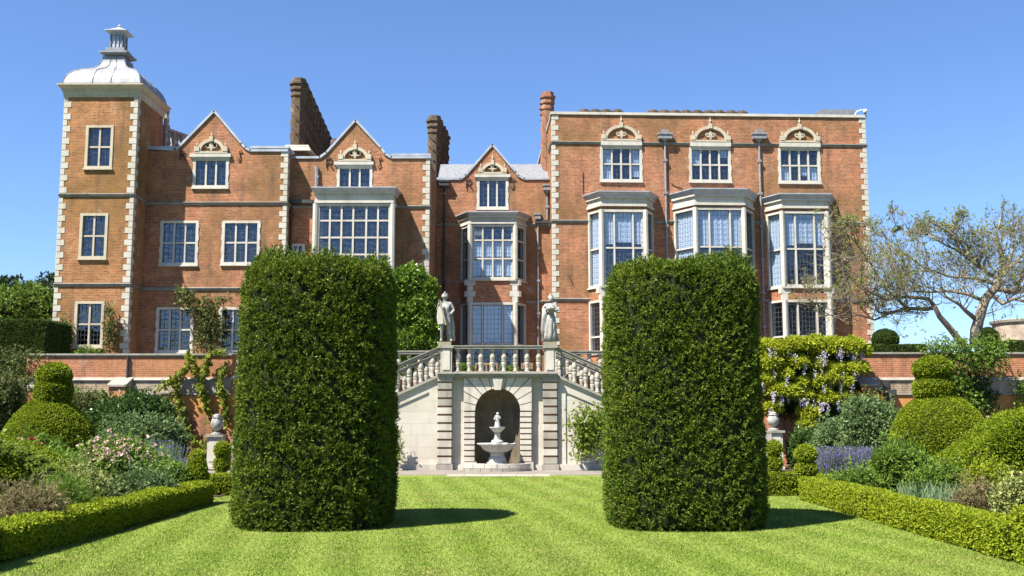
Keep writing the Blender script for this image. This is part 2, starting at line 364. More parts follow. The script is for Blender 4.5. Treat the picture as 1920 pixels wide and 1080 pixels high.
def pediment(F, x0, x1, yb, ytop, yfin, mat=stone_c):
    u0, u1, zb, zt = F.rect(x0, x1, ytop, yb); zf = F.uz((x0+x1)/2, yfin)[1]; uc = (u0+u1)/2
    ro = (u1-u0)/2-.14; ht = zt-zb
    m = MB(F); n = 16
    A = [(uc+ro*math.cos(math.pi*k/n), zb+.12+(ht-.12)*math.sin(math.pi*k/n)) for k in range(n+1)]
    ri = ro-.16; B = [(uc+ri*math.cos(math.pi*k/n), zb+.12+(ht-.28)*math.sin(math.pi*k/n)) for k in range(n+1)]
    for k in range(n): m.prism([A[k], A[k+1], B[k+1], B[k]], 0, .12)
    rm = (ro+ri)/2+.03
    m.box(u0, u1, 0, .14, zb, zb+.1)
    for x in (u0+.12, u1-.12): m.box(x-.12, x+.12, 0, .16, zb+.1, zb+.34)
    pd = m.build('window_pediment', mat, house)
    fl = MB(F); zc = zb+.14
    for sx in (-1, 1):
        q = [(uc+sx*(.05+.17*math.sin(s*3.6)), zc+.12+s*.30-.25*max(0, s-.6)) for s in np.linspace(0, 1, 8)]
        for a, b, r in zip(q[:-1], q[1:], (.04, .05, .06, .065, .06, .05, .04)): fl.bar([a, b], r, .01, .08)
    fl.prism([(uc-.03, zc), (uc+.03, zc), (uc+.09, zc+.28), (uc, zc+.52), (uc-.09, zc+.28)], .01, .1)
    fl.box(uc-.17, uc+.17, .01, .105, zc+.12, zc+.18)
    fl.build('fleur_de_lis', mat, pd)
    def fin(u, z, s):
        MB(F).lathe(u, .07, [(z, .09*s), (z+.10*s, .10*s), (z+.12*s, .05*s), (z+.2*s, .11*s), (z+.3*s, .10*s), (z+.42*s, .04*s), (z+.5*s, .05*s), (z+.62*s, .01)], 8).build('finial', mat, pd)
    for x in (u0+.12, u1-.12): fin(x, zb+.34, .42)
    MB(F).box(uc-.09, uc+.09, 0, .17, zt-.14, zt+.12).build('keystone', mat, pd)
    fin(uc, zt+.12, max(.4, (zf-zt-.12)/.62))
def gable_wing(F, line, zbase, mat, cop=lead):
    """brick gable above eaves from a px outline, with its coping and the pitched roof running back"""
    pts = [F.uz(x, y) for x, y in line]; z0 = zbase
    MB(F).prism([(pts[0][0], z0)]+pts+[(pts[-1][0], z0)], -.35, 0).build('gable', mat, house)
    return pts
def coping(F, pts, mat=lead, half=.055, v0=-.42, v1=.07): return MB(F).bar([(u, z+half*.8) for u, z in pts], half, v0, v1).build('coping', mat, house)
def pitched(F, a, apex, b, depth, mat=tile):
    m = MB(F); m.poly([(a[0], -.36, a[1]-.1), (apex[0], -.36, apex[1]-.1), (b[0], -.36, b[1]-.1), (a[0], -depth, a[1]-.1), (apex[0], -depth, apex[1]-.1), (b[0], -depth, b[1]-.1)],
        [(0, 1, 4, 3), (1, 2, 5, 4), (0, 2, 5, 3), (0, 1, 2), (3, 4, 5)]); return m.build('roof', mat, house)
def bay(F, uc, wf, wo, p, storeys, zs0, zs1, zf0, zf1, label, zbase=BASE, apron=brick, mat=stone, wside=True):
    """canted (or square, wo == wf) stone bay: slab zs0..zs1, frieze zf0..zf1, storeys = dicts"""
    def plan(off): return [(uc-wo-off, 0), (uc-wf-off*.55, p+off), (uc+wf+off*.55, p+off), (uc+wo+off, 0)]
    m = MB(F)
    m.plan(plan(.10), zf0, zf0+.12); m.plan(plan(.03), zf0+.12, zf1-.1); m.plan(plan(.14), zf1-.1, zf1)
    body = m.build('bay_window', mat, house); body['label'] = label
    MB(F).plan(plan(.14), zf1+.001, zs1-.05, plan(.30)).plan(plan(.31), zs1-.05, zs1).build('bay_roof', lead, body)
    FL, LL = F.sub((uc-wo, 0), (uc-wf, p)); FF, LF = F.sub((uc-wf, p), (uc+wf, p)); FE, LE = F.sub((uc+wf, p), (uc+wo, 0))
    top = zf0
    for st in storeys:
        z0, z1 = st['z0'], st['z1']
        if top-z1 > .02: MB(F).plan(plan(0), z1+.001, top-.001).build('apron', apron if st.get('ap', True) else mat, body)
        kw = dict(parent=body, flat=True, teeth=False, mat=mat, bd=.14, sill=True)
        window(FF, .0, LF, z0, z1, st['cols'], st['rows'], blinds=st.get('bl', ()), **kw)
        if wside:
            kw['bd'] = .12
            for Fs, L in ((FL, LL), (FE, LE)): window(Fs, .0, L, z0, z1, 1, st['rows'], blinds=st.get('bs', ()) if Fs is FL else (), **kw)
        else:
            for Fs, L in ((FL, LL), (FE, LE)): MB(Fs).box(0, L, -.2, .0, z0, z1).build('side_panel', mat, body)
        for (u_, v_) in ((uc-wf, p), (uc+wf, p)): MB(F).lathe(u_, v_-.02, [(z0+.002, .13), (z1-.002, .13)], 8).build('corner_post', mat, body)
        top = z0
    if top > zbase: MB(F).plan(plan(.02), zbase, top-.002).build('apron', apron, body)
    for (za, zb_) in [(s2['z1'], s1['z0']) for s1, s2 in zip(storeys[:-1], storeys[1:])]:
        for (u_, v_) in ((uc-wf, p), (uc+wf, p)):
            n = max(1, int((zb_-za)/.3)); h = (zb_-za-.02)/n
            for k in range(n):
                w_ = .30 if k % 2 else .17
                MB(F).plan([(u_-w_*(1 if u_ < uc else .4), v_-.05), (u_-w_*(.6 if u_ < uc else 1), v_+.02), (u_+w_*(1 if u_ < uc else .6), v_+.02), (u_+w_*(.4 if u_ < uc else 1), v_-.05)], za+.01+k*h, za+k*h+h).build('apron_quoin', mat, body)
    return (uc-wo+.05, uc+wo-.05)
def shell(F, u0, u1, dep, z1, mat=brick, sides=(True, True), z0=BASE, roof=True):
    """side walls, back wall and flat lead roof of one block of the house"""
    m = MB(F)
    if sides[0]: m.poly([(u0, 0, z0), (u0, -dep, z0), (u0, -dep, z1), (u0, 0, z1)], [(0, 1, 2, 3)])
    if sides[1]: m.poly([(u1, 0, z0), (u1, -dep, z0), (u1, -dep, z1), (u1, 0, z1)], [(0, 1, 2, 3)])
    m.poly([(u0, -dep, z0), (u1, -dep, z0), (u1, -dep, z1), (u0, -dep, z1)], [(0, 1, 2, 3)])
    m.build('wall', mat, house)
    if roof: MB(F).box(u0+.01, u1-.01, -dep+.01, -.02, z1-.35, z1-.2).build('roof', lead_d, house)
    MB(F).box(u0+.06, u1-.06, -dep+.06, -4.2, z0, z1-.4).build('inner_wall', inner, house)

# ---- tower
tu0 = FT.uz(112, 362)[0]; tu1 = FT.uz(251, 362)[0]; TZ = FT.uz(190, 178)[1]; TD = tu1-tu0
z_s1 = FT.uz(180, 365.5)[1]; z_s2 = FT.uz(170, 533.5)[1]
H = [win(FT, 162-2, 214-2, 235, 316, 2, 2, mat=stone_c, teeth=False), win(FT, 149, 201.5, 400, 485, 2, 2, mat=stone_c, teeth=False), win(FT, 139, 194.5, 565, 651, 2, 2, mat=stone_c, teeth=False)]
wall(FT, tu0, tu1, BASE, TZ, H, brick_t)
shell(FT, tu0, tu1, TD, TZ, brick_t)
FTS = Frame(tu1, 48.0, math.pi/2)
for z in (z_s1, z_s2): string(FT, tu0-.05, tu1+.05, z); string(FTS, 0, 1.6, z)
for u, s in ((tu0, 1), (tu1, -1)): quoins(FT, u, s, 3.3, z_s2-.09); quoins(FT, u, s, z_s2+.09, z_s1-.09); quoins(FT, u, s, z_s1+.09, TZ-.02)
cx, cy = (tu0+tu1)/2, -TD/2; h = TD/2
m = MB(FT)
sq = lambda r: [(cx-r, cy-r), (cx+r, cy-r), (cx+r, cy+r), (cx-r, cy+r)]
zc = FT.uz(190, 157, .25)[1]
m.plan(sq(h+.05), TZ-.12, TZ); m.plan(sq(h+.06), TZ, zc-.28, sq(h+.10)); m.plan(sq(h+.13), zc-.28, zc-.20); m.plan(sq(h+.15), zc-.2, zc-.05, sq(h+.29)); m.plan(sq(h+.31), zc-.05, zc)
m.build('tower_cornice', stone_c, house)
prof = [(0, h+.12), (.12, h+.11), (.35, h+.05), (.6, h-.07), (.82, h-.26), (.98, h-.5), (1.08, h-.72), (1.2, h-.94), (1.36, h-1.1), (1.58, h-1.19), (1.86, h-1.24)]
dm = MB(FT); seg = 4
for j in range(len(prof)-1):
    (za, ra), (zb, rb) = prof[j], prof[j+1]; dm.plan(sq(ra), zc+za+.001, zc+zb, sq(rb))
dome = dm.build('dome_roof', dome_m, house)
rb_ = MB(FT)
for side in range(4):
    for fr in (-.28, .28):
        pts = []
        for z, r in prof:
            q = fr*min(r, h*.9) if r > .6 else fr*r*.9
            c_, s_ = [(1, 0), (0, 1), (-1, 0), (0, -1)][side]
            pts.append((cx+c_*r-s_*q, cy+s_*r+c_*q, zc+z+.01))
        rb_.tube(pts, .03, 4)
for sx, sy in ((1, 1), (1, -1), (-1, 1), (-1, -1)): rb_.tube([(cx+sx*r, cy+sy*r, zc+z+.01) for z, r in prof], .028, 4)
rb_.build('standing_seam', lead_d, dome)
zt = zc+1.86
lm = MB(FT); lm.plan(sq(.44), zt, zt+.08); lm.plan(sq(.48), zt+.08, zt+.18, sq(.66)); lm.plan(sq(.68), zt+.18, zt+.26); lm.plan(sq(.46), zt+.26, zt+.5); lm.plan(sq(.40), zt+.38, zt+.48)
lan = lm.build('lantern', lead_d, house)
MB(FT).plan(sq(.27), zt+.48, zt+1.22).build('lantern_core', lead, lan)
for sx in (-1, -.33, .33, 1):
    for (a, b) in ((sx, 1), (sx, -1), (1, sx), (-1, sx)):
        if abs(a) == 1 and abs(b) == 1 and (a, b) not in ((1, 1), (1, -1), (-1, 1), (-1, -1)): continue
        MB(FT).lathe(cx+a*.29, cy+b*.29, [(zt+.48, .045), (zt+1.22, .04)], 6).build('lantern_column', lead, lan)
MB(FT).plan(sq(.33), zt+1.22, zt+1.288).plan(sq(.35), zt+1.29, zt+1.37, sq(.52)).plan(sq(.53), zt+1.37, zt+1.42).plan(sq(.46), zt+1.42, zt+1.68, sq(.06)).lathe(cx, cy, [(zt+1.68, .07), (zt+1.76, .09), (zt+1.84, .02)], 8).build('lantern_cap', lead, lan)

# ---- left wing (first gable)
w1u0, w1u1 = tu0, F1.uz(538, 362)[0]; E1 = F1.uz(500, 283)[1]
z1a = F1.uz(400, 381)[1]; z1b = F1.uz(400, 541.5)[1]
H = [win(F1, 362, 428.5, 297, 352, 3, 1), win(F1, 300.4, 371.5, 414, 497, 3, 2), win(F1, 416, 487, 414, 496, 3, 2), win(F1, 292.5, 362, 576, 661, 3, 2), win(F1, 410, 482, 576, 661, 3, 2)]
wall(F1, tu1, w1u1, BASE, E1, H, brick); shell(F1, w1u0, w1u1, 12, E1, brick)
g = gable_wing(F1, [(330, 283), (401.7, 210), (453, 271), (460, 279), (469, 284)], E1, brick)
coping(F1, [F1.uz(279, 280)]+[F1.uz(327, 283)]+g[:2]); coping(F1, g[1:]+[F1.uz(539, 284)])
MB(F1).box(g[-1][0], w1u1+.05, -1.2, .05, E1+.12, E1+.24).build('parapet_flashing', lead, house)
MB(F1).box(tu1, g[0][0]-.1, -1.2, .05, E1+.12, E1+.24).build('parapet_flashing', lead, house)
pitched(F1, g[0], g[1], (g[1][0]*2-g[0][0], g[0][1]), 9)
for z in (z1a, z1b): string(F1, tu1, w1u1+.06, z)
F1S = Frame(w1u1, 49.6, math.pi/2)
for z in (z1a, z1b): string(F1S, 0, .9, z)
for a, b in ((3.3, z1b-.09), (z1b+.09, z1a-.09), (z1a+.09, E1-.02)): quoins(F1, w1u1, -1, a, b)
def lintel(F, x0, x1, y0, y1): u0, u1, z0, z1 = F.rect(x0, x1, y0, y1); MB(F).box(u0, u1, 0, .13, z0+.05, z1).box(u0+.08, u1-.08, 0, .08, z0-.04, z0+.05).build('window_cornice', stone, house)
lintel(F1, 357, 434, 289, 297); pediment(F1, 366, 428, 288.5, 261, 249)
def letter(F, ch, x0, x1, y0, y1):
    u0, u1, z0, z1 = F.rect(x0, x1, y0, y1); w_, h_ = u1-u0, z1-z0
    shp = {'R': [[(0, 0), (0, 1)], [(0, 1), (.55, 1), (.85, .88), (.85, .68), (.55, .55), (0, .52)], [(.35, .52), (.95, 0), (1.05, .05)]],
           'S': [[(1, .92), (.8, 1), (.5, .97), (.38, .8), (.45, .62), (.62, .42), (.62, .2), (.4, .03), (.1, 0), (0, .1)]]}[ch]
    m = MB(F)
    for st in shp: m.tube([(u0+a*w_, .05, z0+b*h_) for a, b in st], .028, 5)
    m.build('iron_letter', iron, house)
letter(F1, 'R', 339, 348, 283, 300); letter(F1, 'S', 446, 454, 283, 300)
# pierced stone parapet with a figure, seen over the tower's shoulder
FO = Frame(P(306, 270, 52).x, 52.0, math.radians(66))
m = MB(FO); zo = P(306, 276, 52).z
m.box(0, 4.6, -.12, .12, zo, zo+.12); m.box(0, 4.6, -.14, .14, zo+.92, zo+1.05)
for k in range(8): m.box(k*.62, k*.62+.16, -.12, .12, zo+.12, zo+.92)
for k in range(7):
    c = k*.62+.39; m.lathe(c, 0, [(zo+.12, .05), (zo+.3, .12), (zo+.5, .05), (zo+.7, .12), (zo+.92, .05)], 6)
m.build('roof_balustrade', statue_m, house)
m = MB(FO); m.lathe(.15, 0, [(zo+1.06, .2), (zo+1.2, .2), (zo+1.22, .12), (zo+1.5, .16), (zo+1.75, .12), (zo+1.95, .17), (zo+2.05, .06), (zo+2.12, .1), (zo+2.25, .02)], 8); m.build('roof_figure', statue_m, house)

# ---- second gable with the square bay
w2u0, w2u1 = w1u1, F2.uz(805, 380)[0]; E2 = F2.uz(780, 297)[1]; z2a = F2.uz(700, 388)[1]; z2b = z1b-.03
uL, uR = F2.uz(589.5, 480, 1.1)[0], F2.uz(735, 480, 1.1)[0]
u0_, u1_, zf0, zf1 = F2.rect(600, 730, 360, 381, 1.1)
rows2 = [F2.uz(660, y, 1.1)[1] for y in (388, 546)]
bh = bay(F2, (uL+uR)/2, (uR-uL)/2, (uR-uL)/2, 1.1, [dict(z0=rows2[1], z1=zf0-.02, cols=[1, 1, 1, 1.12, 1, 1], rows=[1, 1, 1, 1, .85], ap=True)], zf1, zf1+.2, zf0, zf1, 'square white stone bay of five rows of six panes', wside=False)
sm = win(F2, 545, 571, 457, 500, 2, 1)
H = [win(F2, 632, 698, 311.5, 358, 3, 1), sm, (bh[0], bh[1], rows2[1]+.1, zf0-.1)]
wall(F2, w2u0, w2u1, BASE, E2, H, brick); shell(F2, w2u0-3, w2u1, 12, E2, brick)
g = gable_wing(F2, [(599.5, 297), (612, 288), (666.5, 227), (714.5, 279), (722, 290), (734, 297)], E2, brick)
coping(F2, [(w2u0+.02, E2)]+g[:3]); coping(F2, g[2:]+[F2.uz(807, 297)])
MB(F2).box(g[-1][0], w2u1+.05, -1.2, .05, E2+.12, E2+.24).build('parapet_flashing', lead, house)
pitched(F2, g[0], g[2], g[5], 9)
string(F2, w2u0, uL-.02, z2a); string(F2, uR+.02, w2u1+.06, z2a); string(F2, w2u0, w2u1+.06, z2b)
F2S = Frame(w2u1, 50.4, math.pi/2)
for z in (z2a, z2b): string(F2S, 0, 4.6, z)
for a, b in ((3.3, z2b-.09), (z2b+.09, z2a-.09), (z2a+.09, E2-.02)): quoins(F2, w2u1, -1, a, b)
lintel(F2, 627, 701, 304, 311.5); pediment(F2, 635, 697, 303, 276, 264)
letter(F2, 'R', 612.5, 624, 296, 315); letter(F2, 'S', 708, 716, 296, 313)
def pipe(F, x, y0, y1, hop=True, mat=pipe_m, w_=.055, hw=.5, v=.1, cap=False):
    u, z1 = F.uz(x, y0); z0 = F.uz(x, y1)[1]; z0 = max(z0, BASE)
    p = MB(F).lathe(u, v, [(z0, w_), (z1, w_)], 8).build('downpipe', mat, house)
    z = z0+.6
    while z < z1-.3: MB(F).box(u-.1, u+.1, 0, v+.07, z, z+.12).build('bracket', mat, p); z += 1.75
    if hop:
        MB(F).box(u-hw/2, u+hw/2, 0, .3, z1, z1+.22).box(u-hw/2-.04, u+hw/2+.04, 0, .34, z1+.22, z1+.3).prism([(u-.06, z1-.14), (u+.06, z1-.14), (u+.16, z1-.001), (u-.16, z1-.001)], .02, .24).build('hopper', mat, p)
    if cap: MB(F).box(u-.16, u+.16, 0, .26, z1+.31, z1+.5).build('outlet', mat, p)
    return p
pipe(F2, 595, 314, 357, hop=False, mat=pipe_m, w_=.09)
u, z = F2.uz(560, 381); MB(F2).box(w2u0+.05, u+.75, .01, .3, z-.06, z+.12).build('gutter', pipe_d, house)
pipe(F2, 548, 384, 560, hop=False, mat=pipe_d)

# ---- centre gable with the canted bay
ru0 = F3.uz(1036, 420)[0]+.4; E3 = F3.uz(1000, 337)[1]; z3a = F3.uz(1000, 421)[1]; z3b = F3.uz(1000, 566)[1]
PB = 1.0
x0, x1 = F3.uz(881, 500, PB)[0], F3.uz(966.5, 500, PB)[0]; o0, o1 = F3.uz(864, 500)[0], F3.uz(985.5, 500)[0]; c3 = (x0+x1)/2
Z = lambda y: F3.uz(924, y, PB)[1]
bh = bay(F3, c3, (x1-x0)/2, (o1-o0)/2, PB, [dict(z0=Z(524), z1=Z(421)-.0, cols=4, rows=[1, 1, .72][::1], bl=[(k, j, .9) for k in range(4) for j in (0, 1)]),
      dict(z0=Z(705), z1=Z(567), cols=[1, 1.95, 1], rows=[1.2, 1.6], bl=[(0, 1), (1, 1), (2, 1)])], Z(404), Z(398), Z(420), Z(405), 'canted stone bay with four lights above and three wide lights below')
H = [win(F3, 894.5, 952.7, 334.5, 391.5, 3, 1), (bh[0], bh[1], Z(700), Z(570)), (bh[0], bh[1], Z(520), Z(424))]
wall(F3, w2u1, ru0, BASE, E3, H, brick); shell(F3, w2u1-1, ru0+1, 12, E3, brick, sides=(True, False), roof=False)
MB(F3).poly([(w2u1, -.3, E3-.05), (ru0+.5, -.3, E3-.05), (ru0+.5, -2.6, E3+1.5), (w2u1, -2.6, E3+1.5), (w2u1, -2.6, E3-.05), (ru0+.5, -2.6, E3-.05)], [(0, 1, 2, 3), (0, 1, 5, 4), (0, 3, 4), (1, 2, 5), (2, 3, 4, 5)]).build('roof', lead_d, house)
g = gable_wing(F3, [(863.6, 337), (873, 330), (923, 273), (967, 324), (972, 331), (983, 337)], E3, brick)
coping(F3, [F3.uz(817, 337)]+g[:3]); coping(F3, g[2:]+[F3.uz(1033, 336.5)])
pitched(F3, g[0], g[2], g[5], 9)
string(F3, w2u1, c3-(o1-o0)/2-.1, z3a); string(F3, c3+(o1-o0)/2+.1, ru0, z3a)
string(F3, w2u1, o0, z3b); string(F3, o1, ru0, z3b)
lintel(F3, 890, 957, 327.5, 334.5); pediment(F3, 897, 950, 327, 305, 291)
letter(F3, 'R', 874.5, 885, 336, 353); letter(F3, 'S', 958, 966.5, 336, 352)
pipe(F3, 1008.5, 412, 760, hw=.3); pipe(F3, 1026, 358, 411, hw=.42); pipe(F3, 834, 350, 760, mat=pipe_d)
u, z = F3.uz(1003, 417); MB(F3).box(u, u+.95, .01, .24, z-.07, z+.1).build('gutter', pipe_d, house)

# ---- right wing (three bays)
RW = FR.uz(1630, 416)[0]; ER = FR.uz(1036, 214)[1]; ra = FR.uz(1036, 267)[1]; rb = FR.uz(1036, 414.5)[1]; rc = FR.uz(1060, 561.5)[1]
H = []
for (x0, x1, y0, y1) in ((1125.5, 1204, 275, 340), (1292.5, 1370.5, 277, 341), (1459.5, 1538, 278, 343)):
    H.append(win(FR, x0, x1, y0, y1, 4, 2, blinds=[(0, 0), (0, 1), (3, 0, .8), (3, 1)] if x0 < 1200 else ([(0, 1), (3, 1, .5)] if x0 < 1400 else [(0, 0), (3, 0), (2, 0, .6)])))
    lintel(FR, x0+1, x1-1, y0-9, y0)
    c = (x0+x1)/2; pediment(FR, c-37, c+37, y0-10, y0-40, y0-56)
bays = [(1107, 1128, 1211.5, 1228, 1.0, 360, 368.5, 387, 394, 537, 'left-hand canted bay of the tall right wing'),
        (1268, 1305, 1396.5, 1417, 1.3, 355, 365, 385, 390, 537, 'middle canted bay of the tall right wing, the broadest of three'),
        (1447, 1468, 1552.5, 1567, 1.0, 364.5, 373.5, 391, 397, 538, 'right-hand canted bay of the tall right wing with wooden box behind lower pane')]
for i, (xo0, xf0, xf1, xo1, p, ys, yf1, yf0, yh, ysill, lab) in enumerate(bays):
    a0, a1 = FR.uz(xf0, 460, p)[0], FR.uz(xf1, 460, p)[0]; b0, b1 = FR.uz(xo0, 460)[0], FR.uz(xo1, 460)[0]
    uc = (a0+a1)/2; Z = lambda y: FR.uz((xf0+xf1)/2, y, p)[1]
    bl = [(1, 1, .85), (0, 1, .9), (2, 1, .9)] if i != 1 else [(0, 1, 1), (1, 1, 1), (2, 1, 1)]
    bh = bay(FR, uc, (a1-a0)/2, max((b1-b0)/2, (a1-a0)/2+.42), p, [dict(z0=Z(ysill), z1=Z(yh-1), cols=[1, 1.85, 1], rows=[1, 1], bl=bl, bs=[(0, 0), (0, 1)]),
        dict(z0=Z(662), z1=Z(562), cols=[1, 1.85, 1], rows=[.8, 1.9])], Z(yf1), Z(ys), Z(yf0), Z(yf1), lab)
    H += [(bh[0], bh[1], Z(ysill)+.1, Z(yh)-.1), (bh[0], bh[1], Z(655), Z(567))]
wall(FR, 0, RW, BASE, ER, H, brick); shell(FR, 0, RW, 12, ER, brick)
coping(FR, [(-.05, ER), (RW+.05, ER)], stone, .07)
FRL = Frame(*FR.pt(0, -12, 0)[:2], FR.a-math.pi/2); coping(FRL, [(0, ER), (12, ER)], stone, .07)
for z in (ra, rb, rc): string(FR, -.06, RW+.06, z); string(FRL, 9.9, 12.0, z)
for u, s in ((0, 1), (RW, -1)):
    for a, b in ((3.3, rc-.09), (rc+.09, rb-.09), (rb+.09, ra-.09), (ra+.09, ER-.02)): quoins(FR, u, s, a, b)
pipe(FR, 1246, 262, 700, hw=.72, cap=True); pipe(FR, 1422, 262, 700, hw=.72, cap=True)
MB(FR).tube([FR.uz(1093, 322)[:1]+(.03,)+FR.uz(1093, 322)[1:], FR.uz(1093, 362)[:1]+(.03,)+FR.uz(1093, 362)[1:]], .02, 5).build('cable', iron, house)
FX = Frame(*FR.pt(0, 0, 0)[:2], FR.a)
u, z = FR.uz(1068, 521); MB(FR).tube([(u-.06, .05, z+.14), (u+.08, .07, z-.16)], .03, 5).build('tie_plate', iron, house)
u, z = FR.uz(1258, 333); MB(FR).tube([(u-.1, .1, z-.1), (u, .2, z), (u+.25, .25, z+.02), (u+.2, .3, z-.08)], .03, 5).build('pipe_bend', terrac, house)
# wooden cabinet-back in the lower pane of the right-hand bay
u, z = FR.uz(1516, 522, .5); MB(FR).box(u-.28, u+.28, .42, .5, z-.3, z+.2).box(u-.03, u+.03, .5, .53, z-.3, z+.2).build('window_seat_back', woodm, house)

# ---- chimneys
def chimney(x, y, z0, z1, r=.42, mat=brick_c, rot=0, base=True):
    F = Frame(x, y); hgt = z1-z0; cz = z0
    pr = [(cz, r*1.25), (cz+.5, r*1.25), (cz+.62, r*1.0), (cz+.9, r*1.0), (cz+1.0, r*1.12), (cz+1.1, r*.88), (z1-1.05, r*.88), (z1-1.0, r*1.02), (z1-.9, r*1.02), (z1-.86, r*.93), (z1-.7, r*.93),
          (z1-.66, r*1.1), (z1-.55, r*1.1), (z1-.5, r*1.0), (z1-.38, r*1.0), (z1-.34, r*1.22), (z1-.24, r*1.22), (z1-.2, r*.95), (z1, r*.9)]
    c = MB(F).lathe(0, 0, pr, 8, rot=math.pi/8).build('chimney', mat, house)
    sp = MB(F)                                             # spiral ribs on the shaft
    for k in range(4):
        sp.tube([(r*.9*math.cos(a*2*math.pi/12+k*math.pi/2), r*.9*math.sin(a*2*math.pi/12+k*math.pi/2), z0+1.1+(hgt-2.2)*a/14) for a in range(15)], .05, 4)
    sp.build('rib', mat, c)
    return c
n = 9
for k in range(n):
    D = 55+k*1.3; f_ = k/(n-1); a = P(561, 149, 55); x = a.x+f_*(P(610, 300, 66).x-a.x)
    chimney(x, D, E1-.3, a.z-.02*k, .44)
a, b = P(548, 282, 55), P(606, 282, 66)
MB().box(a.x-.2, a.x+.95, -66.2, -54.2, a.z-2, a.z+.02).build('chimney_base', brick_c, house)
MB().plan([(a.x-.45, -54.0), (a.x+1.2, -54.0), (a.x+1.2, -66.4), (a.x-.45, -66.4)], a.z-.25, a.z+.12, [(a.x-.2, -54.3), (a.x+1.0, -54.3), (a.x+1.0, -66.2), (a.x-.2, -66.2)]).build('chimney_plinth', stone_c, house)
a = P(815, 219, 58)
for k in range(4): chimney(a.x+.08*k, 58+k*1.05, E3-.5, a.z-.1*(k % 2), .42)
a = P(1027, 174, 57)
for k in range(3): chimney(a.x+.0*k, 57+k*1.05, E3-.5, a.z, .38, brick_c2)
chimney(P(634, 262, 64).x, 64, E2-1, P(634, 262, 64).z, .42)
for x in (1095, 1116, 1136, 1157, 1224, 1245, 1265, 1286, 1307, 1328, 1348, 1370, 1390):
    a = P(x, 206.5+(x-1095)*.009, 62); MB(Frame(a.x, 62)).lathe(0, 0, [(ER-1, .3), (a.z-.3, .3), (a.z-.25, .42), (a.z-.12, .42), (a.z-.08, .33), (a.z, .3)], 8).build('chimney_cap', brick_c, house)
a = P(1560, 214.6, 58); MB(Frame(a.x, 58)).box(-1.0, 1.0, -1, 1, ER-.4, a.z).box(-.1, .1, -.1, .1, a.z, a.z+.12).build('roof_hatch', lead_d, house)

# ---- security camera at the roof corner
cm = thing('security_camera', 'small white security camera on a bent arm at the top right roof corner', 'camera', FR.pt(RW-.3, -.2, ER+.1))
m = MB(FR); u_, z_ = FR.uz(1603, 214, 0); m.tube([(u_, -.1, z_-.05), (u_+.12, -.02, z_+.16), (u_+.35, .1, z_+.22), (u_+.48, .1, z_+.2)], .03, 6); m.build('arm', white, cm)
MB(FR).lathe(u_+.52, .1, [(z_+.02, .03), (z_+.06, .09), (z_+.13, .11), (z_+.2, .1), (z_+.25, .04)], 10).build('housing', white, cm, smooth=True)
MB(FR).lathe(u_+.52, .1, [(z_-.03, .03), (z_+.0, .07), (z_+.019, .08)], 10).build('lens', pipe_d, cm)
# small round-topped plaque in the corner by the tower
u, z0_ = F1.uz(257, 660); MB(F1).prism([(u-.22, 3.5), (u+.22, 3.5), (u+.22, 4.55)]+[(u+.22*math.cos(a), 4.55+.16*math.sin(a)) for a in (.6, 1.2, 1.9, 2.5)]+[(u-.22, 4.55)], 0, .06).build('stone_plaque', coping_m, house)
# ------------------------------------------------------------------ ground, paving, terrace
def ground_mat(name, a, b, c, sc=2.0, bmp=.5, stripes=False):
    a, b, c = map(kc_, (a, b, c))
    m, t, bs = nt(name); wp = wpos(t)
    n1 = noise(t, wp, sc, 6, .65); n2 = noise(t, wp, sc*28, 3, .7); n3 = noise(t, wp, .5, 4, .6)
    col = mixc(t, a, b, ramp(t, n1, .38, .62)); col = mixc(t, col, c, ramp(t, n3, .5, .72, 0, .6))
    if stripes:
        mp = N(t, 'ShaderNodeMapping'); mp.inputs['Rotation'].default_value = (0, 0, math.radians(-9)); t.links.new(wp, mp.inputs[0])
        wv = N(t, 'ShaderNodeTexWave', i_Scale=.33, i_Distortion=1.1, i_Detail=1); wv.inputs['Detail Scale'].default_value = .3; t.links.new(mp.outputs[0], wv.inputs[0])
        col = mixc(t, col, (.20, .26, .055), ramp(t, wv.outputs['Fac'], .3, .9, 0, .35))  # mowing stripes: sheen of bent blades put into the turf colour
    f = ramp(t, n2, .3, .7, .7, 1.3); cm = N(t, 'ShaderNodeCombineColor')
    for i in range(3): t.links.new(f, cm.inputs[i])
    col = mixc(t, col, cm.outputs[0], 1.0, 'MULTIPLY')
    t.links.new(col, bs.inputs['Base Color']); bs.inputs['Roughness'].default_value = .95; bs.inputs['Specular IOR Level'].default_value = .1
    bump(t, bs, n2, bmp, .03); return m
lawn_m = ground_mat('lawn_turf', (.15, .22, .033), (.195, .26, .042), (.29, .265, .09), stripes=True)
field_m = ground_mat('field_turf', (.09, .14, .03), (.11, .16, .035), (.15, .16, .05), sc=.4)
soil_m = ground_mat('bed_soil', (.06, .04, .025), (.09, .06, .04), (.04, .03, .02), sc=5)
def sheet(name, x0, x1, y0, y1, z, mat, hgt=.0):
    o = MB().box(x0, x1, -y1, -y0, z-max(hgt, .02), z).build(name, mat); tag(o, kind='structure'); return o
m = MB(); m.poly([(-2500, 500, -.06), (2500, 500, -.06), (2500, -2500, -.06), (-2500, -2500, -.06)], [(0, 1, 2, 3)]); tag(m.build('ground', field_m), kind='structure')
YW = 41.2                                                   # face of the terrace retaining wall
sheet('lawn', -12, 12, 4, P(935, 895, 36).y-1.1+.2, 0, lawn_m)
sheet('paved_path', -22, 22, 34.9, 41.2, .012, pave_m, .05)
LX, RX = -6.85, 6.62
for x0, x1 in ((-26, LX-.35), (RX+.35, 26)):
    sheet('flower_bed_soil', x0, x1, 10.5, 24.0, .02, soil_m, .05); sheet('flower_bed_soil', x0, x1, 25.4, 34.6, .02, soil_m, .05)
